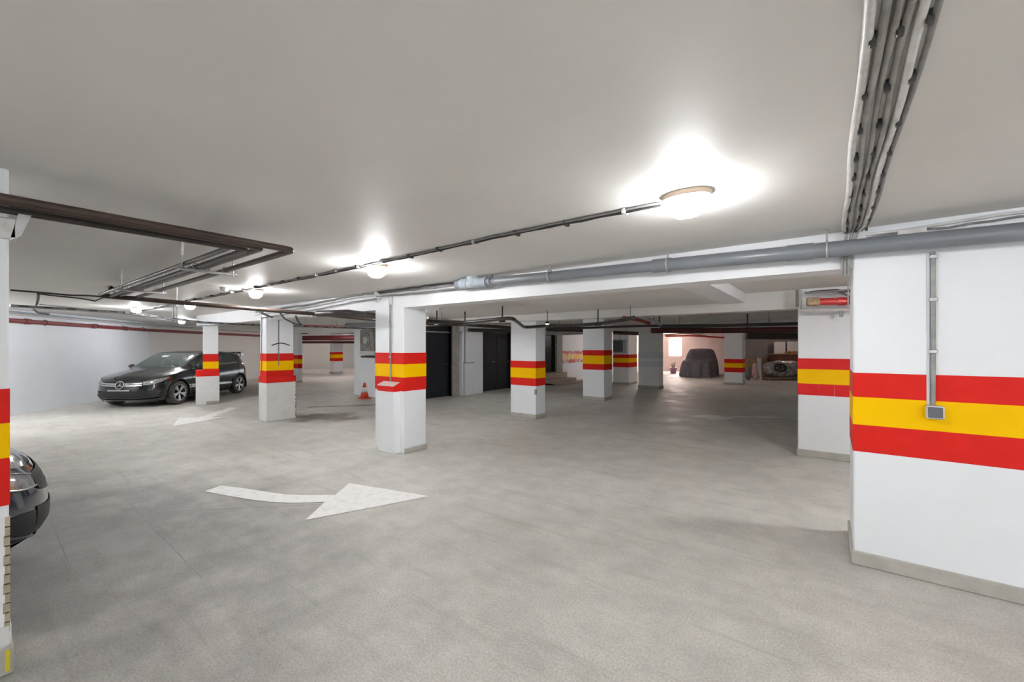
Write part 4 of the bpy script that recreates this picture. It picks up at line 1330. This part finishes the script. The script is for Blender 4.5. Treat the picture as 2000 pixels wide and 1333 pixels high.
    both([(0.80, 0.10), (0.9, 0.07), (1.0, 0.06)], [(0.80, 0.02), (0.9, 0.0), (1.0, 0.0)], 10, 2, 0.03).build('front_lip', paint, car)
    c = side(1.0, 0.785, 0.030)
    T = Matrix.Translation(c) @ Matrix.Rotation(math.radians(-16), 4, 'Y') @ Matrix.Rotation(math.pi / 2, 4, 'Y')
    em = MB()
    ring = [(0.098 * math.cos(a), 0.098 * math.sin(a), 0) for a in [2 * math.pi * k / 28 for k in range(29)]]
    em.tube(ring, 0.011, 8, caps=False, T=T)
    for k in range(3):
        a = math.pi + 2 * math.pi * k / 3
        tip = Vector((0.094 * math.cos(a), 0.094 * math.sin(a), 0))
        l = Vector((0.021 * math.cos(a + 1.05), 0.021 * math.sin(a + 1.05), 0))
        r_ = Vector((0.021 * math.cos(a - 1.05), 0.021 * math.sin(a - 1.05), 0))
        em.add([Vector((0, 0, 0.012)), l, tip, r_], [(0, 1, 2), (0, 2, 3)], T=T)
    if badge:
        MB().lathe([(0.092, -0.012), (0.092, 0.0), (0.02, 0.002)], 24, T=T).build('emblem_disc', 'black', gr)
        em.build('star_emblem', 'chrome', gr)
    pb_ = MB()
    c = side(1.0, 0.53, 0.03)
    pb_.bbox(c.x - 0.01, c.x + 0.012, -0.26, 0.26, c.z - 0.012, c.z + 0.016, 0.004)
    if badge:
        pb_.build('plate_holder', 'plate', car)
    # roof spoiler
    s_ = MB()
    s_.bbox(-2.02, -1.66, -0.58, 0.58, 1.305, 1.335, 0.012)
    s_.bbox(-2.06, -1.98, -0.60, 0.60, 1.33, 1.375, 0.012)
    s_.bbox(-2.05, -1.85, -0.60, -0.57, 1.22, 1.36, 0.008).bbox(-2.05, -1.85, 0.57, 0.60, 1.22, 1.36, 0.008)
    s_.build('rear_spoiler', paint, car)
    # windscreen sticker and inner mirror
    c = (upper(0.42, 0.93, 0.006, -1))
    MB().add([upper(0.38, 0.80, 0.008, -1), upper(0.48, 0.80, 0.008, -1), upper(0.48, 0.93, 0.008, -1), upper(0.38, 0.93, 0.008, -1)], [(0, 1, 2, 3)]).build('windscreen_sticker', 'whiteboard', car)
    # underbody and wheel wells
    MB().box(-1.85, 1.85, -0.70, 0.70, 0.15, 0.45).build('underbody', 'black', car)
    MB().box(-1.85, 1.0, -0.62, 0.62, 0.40, 0.50).build('cabin_floor', 'black', car)
    MB().bbox(0.45, 1.05, -0.66, 0.66, 0.55, 0.90, 0.05).build('dashboard', 'black', car)
    for sx, w_, y_ in ((-0.35, 0.24, 0.36), (-0.35, 0.24, -0.36), (-1.25, 0.62, 0.0)):
        st_o = MB().bbox(sx - 0.25, sx + 0.30, y_ - w_, y_ + w_, 0.45, 0.66, 0.04).build('seat', 'seatcloth', car)
        MB().bbox(sx - 0.36, sx - 0.22, y_ - w_, y_ + w_, 0.60, 1.08, 0.04).build('backrest', 'seatcloth', st_o)
        MB().bbox(sx - 0.38, sx - 0.28, y_ - min(w_, 0.13), y_ + min(w_, 0.13), 1.10, 1.26, 0.03).build('headrest', 'seatcloth', st_o)
    wc = Matrix.Translation((0.36, 0.36, 0.86)) @ Matrix.Rotation(math.radians(65), 4, 'Y')
    MB().tube([(0.17 * math.cos(a), 0.17 * math.sin(a), 0) for a in [2 * math.pi * k / 24 for k in range(25)]], 0.014, 6, caps=False, T=wc).build('steering_wheel', 'black', car)
    for wx in (AX, -AX):
        for sg in (1, -1):
            wl = MB()
            arc = [(WR + 0.055) for _ in range(1)]
            rows = []
            for yy in (0.895, 0.60):
                rows.append([(wx + (WR + 0.06) * math.cos(a), sg * (yy if yy < 0.8 else 0.874), WR + (WR + 0.06) * math.sin(a)) for a in [math.pi * (-0.12 + 1.24 * k / 26) for k in range(27)]])
            wl.grid(rows)
            wl.build('wheel_arch', 'black', car)
            lip = [(wx + (WR + 0.058) * math.cos(a), sg * 0.878, WR + (WR + 0.058) * math.sin(a)) for a in [math.pi * (-0.10 + 1.2 * k / 30) for k in range(31)]]
            MB().tube(lip, 0.014, 6).build('arch_lip', paint, car)
            # wheel
            wo = bpy.data.objects.new('wheel', None)
            col.objects.link(wo)
            wo.parent = car
            wo.location = (wx, sg * 0.775, WR)
            TT = Matrix.Rotation(-sg * math.pi / 2, 4, 'X')
            MB().lathe([(0.215, -0.10), (0.295, -0.105), (0.313, -0.07), (0.315, 0.0), (0.313, 0.07), (0.295, 0.10), (0.225, 0.10), (0.215, 0.08), (0.215, -0.09)], 36, T=TT).build('tyre', 'dusty_rubber' if dusty else 'rubber', wo)
            rm = MB()
            rm.lathe([(0.222, 0.096), (0.206, 0.097), (0.200, 0.06)], 36, T=TT)
            rm.v = rm.v
            rim_o = None
            r2 = MB()
            ring_o = [(0.214 * math.cos(a), 0.214 * math.sin(a), 0.092) for a in [2 * math.pi * k / 36 for k in range(37)]]
            r2.tube(ring_o, 0.011, 8, caps=False, T=TT)
            r2.lathe([(0.052, 0.05), (0.050, 0.085), (0.02, 0.092)], 20, T=TT)
            for k in range(5):
                a0 = 2 * math.pi * k / 5 + math.pi / 2
                for da in (-0.15, 0.15):
                    a = a0 + da
                    ct_, st_ = math.cos(a), math.sin(a)
                    ci, si = math.cos(a0 + da * 0.6), math.sin(a0 + da * 0.6)
                    px_, py2 = -st_, ct_
                    w0, w1 = 0.013, 0.020
                    r2.add([(0.04 * ci - w0 * px_, 0.04 * si - w0 * py2, 0.088), (0.04 * ci + w0 * px_, 0.04 * si + w0 * py2, 0.088),
                            (0.212 * ct_ + w1 * px_, 0.212 * st_ + w1 * py2, 0.094), (0.212 * ct_ - w1 * px_, 0.212 * st_ - w1 * py2, 0.094),
                            (0.04 * ci - w0 * px_, 0.04 * si - w0 * py2, 0.05), (0.04 * ci + w0 * px_, 0.04 * si + w0 * py2, 0.05),
                            (0.212 * ct_ + w1 * px_, 0.212 * st_ + w1 * py2, 0.06), (0.212 * ct_ - w1 * px_, 0.212 * st_ - w1 * py2, 0.06)],
                           [(0, 1, 2, 3), (0, 4, 5, 1), (1, 5, 6, 2), (2, 6, 7, 3), (3, 7, 4, 0)], T=TT)
            r2.build('alloy_rim', 'alloy', wo)
            MB().lathe([(0.215, 0.028), (0.03, 0.030)], 28, T=TT).build('brake_disc', 'black', wo)
    return car


# parked hatchback against the left wall: wheels surveyed on the floor
fwp, rwp = at(350, 789, 0), at(461, 769, 0)
hd_ = (fwp - rwp).normalized()
lat = Vector((-hd_.y, hd_.x, 0))             # car's left
mid = (fwp + rwp) / 2 - lat * 0.80
make_car('black hatchback with star badge parked along the left wall', (mid.x, mid.y, 0), math.atan2(hd_.y, hd_.x), 'carblack')
# second car, its nose showing past the left pillar
make_car('dark navy car whose nose shows past the left pillar', (-4.92, -1.74, 0), math.radians(90), 'carnavy', dusty=False, badge=False)

# covered car at the far end
cc = thing('covered_car', 'small car under a dark draped cover by the far pinkish wall', 'covered car', (0, 0, 0))
fc = (at(1333, 738, 0) + at(1395, 738, 0)) / 2
ctr = fc + Vector((-0.23, 0.97, 0)) * 1.75 + RT * 0.10
cc.location = (ctr.x, ctr.y, 0)
cc.rotation_euler = (0, 0, math.atan2(-ctr.y, -ctr.x) - 0.12)
rows = []
for z, xf, xr, hw, wv in ((0.02, 1.82, -1.9, 0.84, 0.10), (0.2, 1.80, -1.88, 0.83, 0.085), (0.45, 1.76, -1.85, 0.82, 0.06), (0.68, 1.70, -1.82, 0.81, 0.028), (0.80, 1.62, -1.80, 0.79, 0.010),
                          (0.86, 1.40, -1.78, 0.77, 0.008), (0.90, 1.02, -1.74, 0.75, 0.008), (1.05, 0.86, -1.66, 0.71, 0.008), (1.25, 0.62, -1.52, 0.65, 0.008), (1.38, 0.42, -1.35, 0.59, 0.008), (1.44, 0.15, -1.05, 0.46, 0.006), (1.46, -0.2, -0.6, 0.15, 0.0)):
    row = []
    n = 96
    for k in range(n):
        a = 2 * math.pi * k / n
        e = 3.4
        c_, s_ = math.cos(a), math.sin(a)
        X = (xf + xr) / 2 + (xf - xr) / 2 * math.copysign(abs(c_) ** (2 / e), c_)
        Y = hw * math.copysign(abs(s_) ** (2 / e), s_)
        f_ = 0.9 * wv * (math.sin(a * 13 + 1.3 * math.sin(a * 5)) + 0.5 * math.sin(a * 23 + z * 2))
        row.append((X + f_ * c_, Y + f_ * s_, max(0.006, z + 0.3 * f_ * (z > 0.1))))
    rows.append(row)
g_ = MB().grid(rows, close=True)
g_.add(rows[-1], [tuple(range(96))], True)
g_.build('draped_cover', 'cover', cc)

# tub and window plant near the far window
tb = thing('plastic_tub', 'small mauve plastic tub on the floor below the bright window', 'tub', gnd(1315, 24.6))
MB().lathe([(0.15, 0.0), (0.19, 0.30), (0.20, 0.34), (0.17, 0.33), (0.14, 0.05)], 20).build('tub_wall', 'purple', tb)
pt = MB()
for k in range(9):
    a = k * 0.7
    pt.tube([(0.05 * math.cos(a), 0.05 * math.sin(a), 0.1), (0.08 * math.cos(a), 0.08 * math.sin(a), 0.45), (0.14 * math.cos(a), 0.14 * math.sin(a), 0.62 + 0.06 * math.sin(k))], [0.012, 0.014, 0.003], 5)
pt.build('dry_stems', 'plant', tb)


# ================================================================== STORED FURNITURE, FAR RIGHT
def store(name, label, cat, px, d, rz=0.0, group=None):
    return thing(name, label, cat, gnd(px, d), YAW + rz, group)


sw = MB()
sw.box(-1.15, 2.6, 0, 0.06, 0, 2.3)
o = sw.build('partition', 'greywall', None, gnd(1500, 21.6), YAW)
tag(o, 'dark grey partition behind the stored furniture', None, None, 'structure')
o.name = 'wall_partition'
t = store('storage_board', 'left white laminate board leaning above the dresser', 'board', 1523, 21.2)
MB().bbox(-0.28, 0.28, 0, 0.03, 1.20, 1.80, 0.005).build('board', 'whiteboard', t)
t = store('storage_board', 'right white laminate board leaning above the dresser', 'board', 1548, 21.2)
MB().bbox(-0.27, 0.30, 0, 0.03, 1.22, 1.82, 0.005).build('board', 'whiteboard', t)
dr = store('dresser', 'old brown wooden dresser with pale top among the stored furniture', 'dresser', 1536, 20.6)
MB().bbox(-0.62, 0.75, 0, 0.5, 0.0, 1.17, 0.01).build('carcass', 'brownwood', dr)
MB().bbox(-0.72, 0.80, -0.04, 0.54, 1.17, 1.21, 0.008).build('dresser_top', 'tan', dr)
for k in range(2):
    q = MB().bbox(-0.58 + 0.66 * k, 0.04 + 0.66 * k, -0.02, 0.0, 0.88, 1.12, 0.006).build('drawer', 'brownwood', dr)
    MB().lathe([(0.02, 0), (0.024, 0.02), (0.01, 0.03)], 10, T=Matrix.Translation((-0.27 + 0.66 * k, -0.02, 1.0)) @ Matrix.Rotation(math.pi / 2, 4, 'X')).build('knob', 'tan', q)
t = store('cardboard_box', 'open brown cardboard box on top of the dresser', 'box', 1549, 20.8)
MB().bbox(-0.2, 0.2, -0.1, 0.2, 1.21, 1.33, 0.006).build('carton', 'cardboard', t)
MB().add([(-0.2, -0.1, 1.33), (-0.2, 0.2, 1.33), (-0.34, 0.2, 1.24), (-0.34, -0.1, 1.24), (-0.2, -0.1, 1.338), (-0.2, 0.2, 1.338), (-0.34, 0.2, 1.248), (-0.34, -0.1, 1.248)],
         [(0, 1, 2, 3), (7, 6, 5, 4), (0, 4, 5, 1), (1, 5, 6, 2), (2, 6, 7, 3), (3, 7, 4, 0)]).build('flap', 'cardboard', t)
t = store('shelf_unit', 'tan plywood cabinet at the left of the stored furniture', 'cabinet', 1478, 21.0)
MB().bbox(-0.5, 0.55, 0, 0.45, 0, 0.98, 0.008).build('carcass', 'tan', t)
MB().bbox(-0.52, 0.57, -0.02, 0.47, 0.98, 1.01, 0.005).build('cabinet_top', 'tan', t)


def lump(name, label, cat, px, d, rx, ry, rz_, mname, seed, flat=0.0, z0=0.0, e=2.6, amp=0.12):
    t = store(name, label, cat, px, d)
    rows = []
    for i in range(15):
        th = -math.pi / 2 + math.pi * i / 14
        row = []
        for k in range(28):
            a = 2 * math.pi * k / 28
            cs = lambda q: math.copysign(abs(q) ** (2 / e), q)
            p = Vector((rx * cs(math.cos(th)) * cs(math.cos(a)), ry * cs(math.cos(th)) * cs(math.sin(a)), rz_ * cs(math.sin(th))))
            nv = mnoise.noise(p * 3.1 + Vector((seed, seed * 2, 0)))
            p *= 1 + amp * nv
            p.z = max(p.z + rz_ + z0, z0 + 0.003)
            row.append(p)
        rows.append(row)
    MB().grid(rows, close=True).build('bundle', mname, t)
    return t


t = lump('wrapped_furniture', 'large bundle of furniture wrapped in clear plastic on the floor', 'wrapped furniture', 1528, 19.7, 0.86, 0.40, 0.40, 'film', 4, z0=0.12)
MB().bbox(-0.85, 0.9, -0.35, 0.35, 0.04, 0.14, 0.02).build('pallet', 'tan', t)
for xx in (-0.75, 0.0, 0.75):
    MB().bbox(xx - 0.05, xx + 0.05, -0.30, 0.30, 0, 0.05, 0.005).build('pallet_block', 'tan', t)
t = store('black_wheel', 'round black wheel lying against the plastic wrapped bundle', 'wheel', 1524, 19.22)
T0 = Matrix.Translation((0, 0, 0.60)) @ Matrix.Rotation(math.radians(72), 4, 'X')
ring = [(0.26 * math.cos(a), 0.17 * math.sin(a), 0) for a in [2 * math.pi * k / 28 for k in range(29)]]
MB().tube(ring, 0.04, 8, caps=False, T=T0).build('rim', 'black', t)
sp_ = MB()
for k in range(5):
    a = 2 * math.pi * k / 5
    sp_.tube([(0, 0, 0), (0.25 * math.cos(a), 0.16 * math.sin(a), 0)], 0.022, 6, T=T0)
sp_.build('spokes', 'black', t)
lump('plastic_sack', 'pinkish plastic sack beside the striped pillar at far right', 'sack', 1476, 19.9, 0.15, 0.15, 0.40, 'pink', 9, amp=0.35, e=2.2)
lump('fabric_bag', 'grey fabric bag leaning at the foot of the far striped pillar', 'bag', 1461, 19.5, 0.11, 0.12, 0.30, 'greybag', 12, amp=0.3, e=2.2)
t = store('white_plank', 'upright white plank leaning left of the wrapped bundle', 'plank', 1486, 19.5)
MB().add([(-0.09, 0.10, 1.04), (0.07, 0.10, 1.04), (-0.02, -0.12, 0.0), (-0.10, -0.12, 0.0), (-0.09, 0.15, 1.04), (0.07, 0.15, 1.04), (-0.02, -0.07, 0.0), (-0.10, -0.07, 0.0)],
         [(0, 1, 2, 3), (7, 6, 5, 4), (0, 4, 5, 1), (1, 5, 6, 2), (2, 6, 7, 3), (3, 7, 4, 0)]).build('plank', 'whiteboard', t)
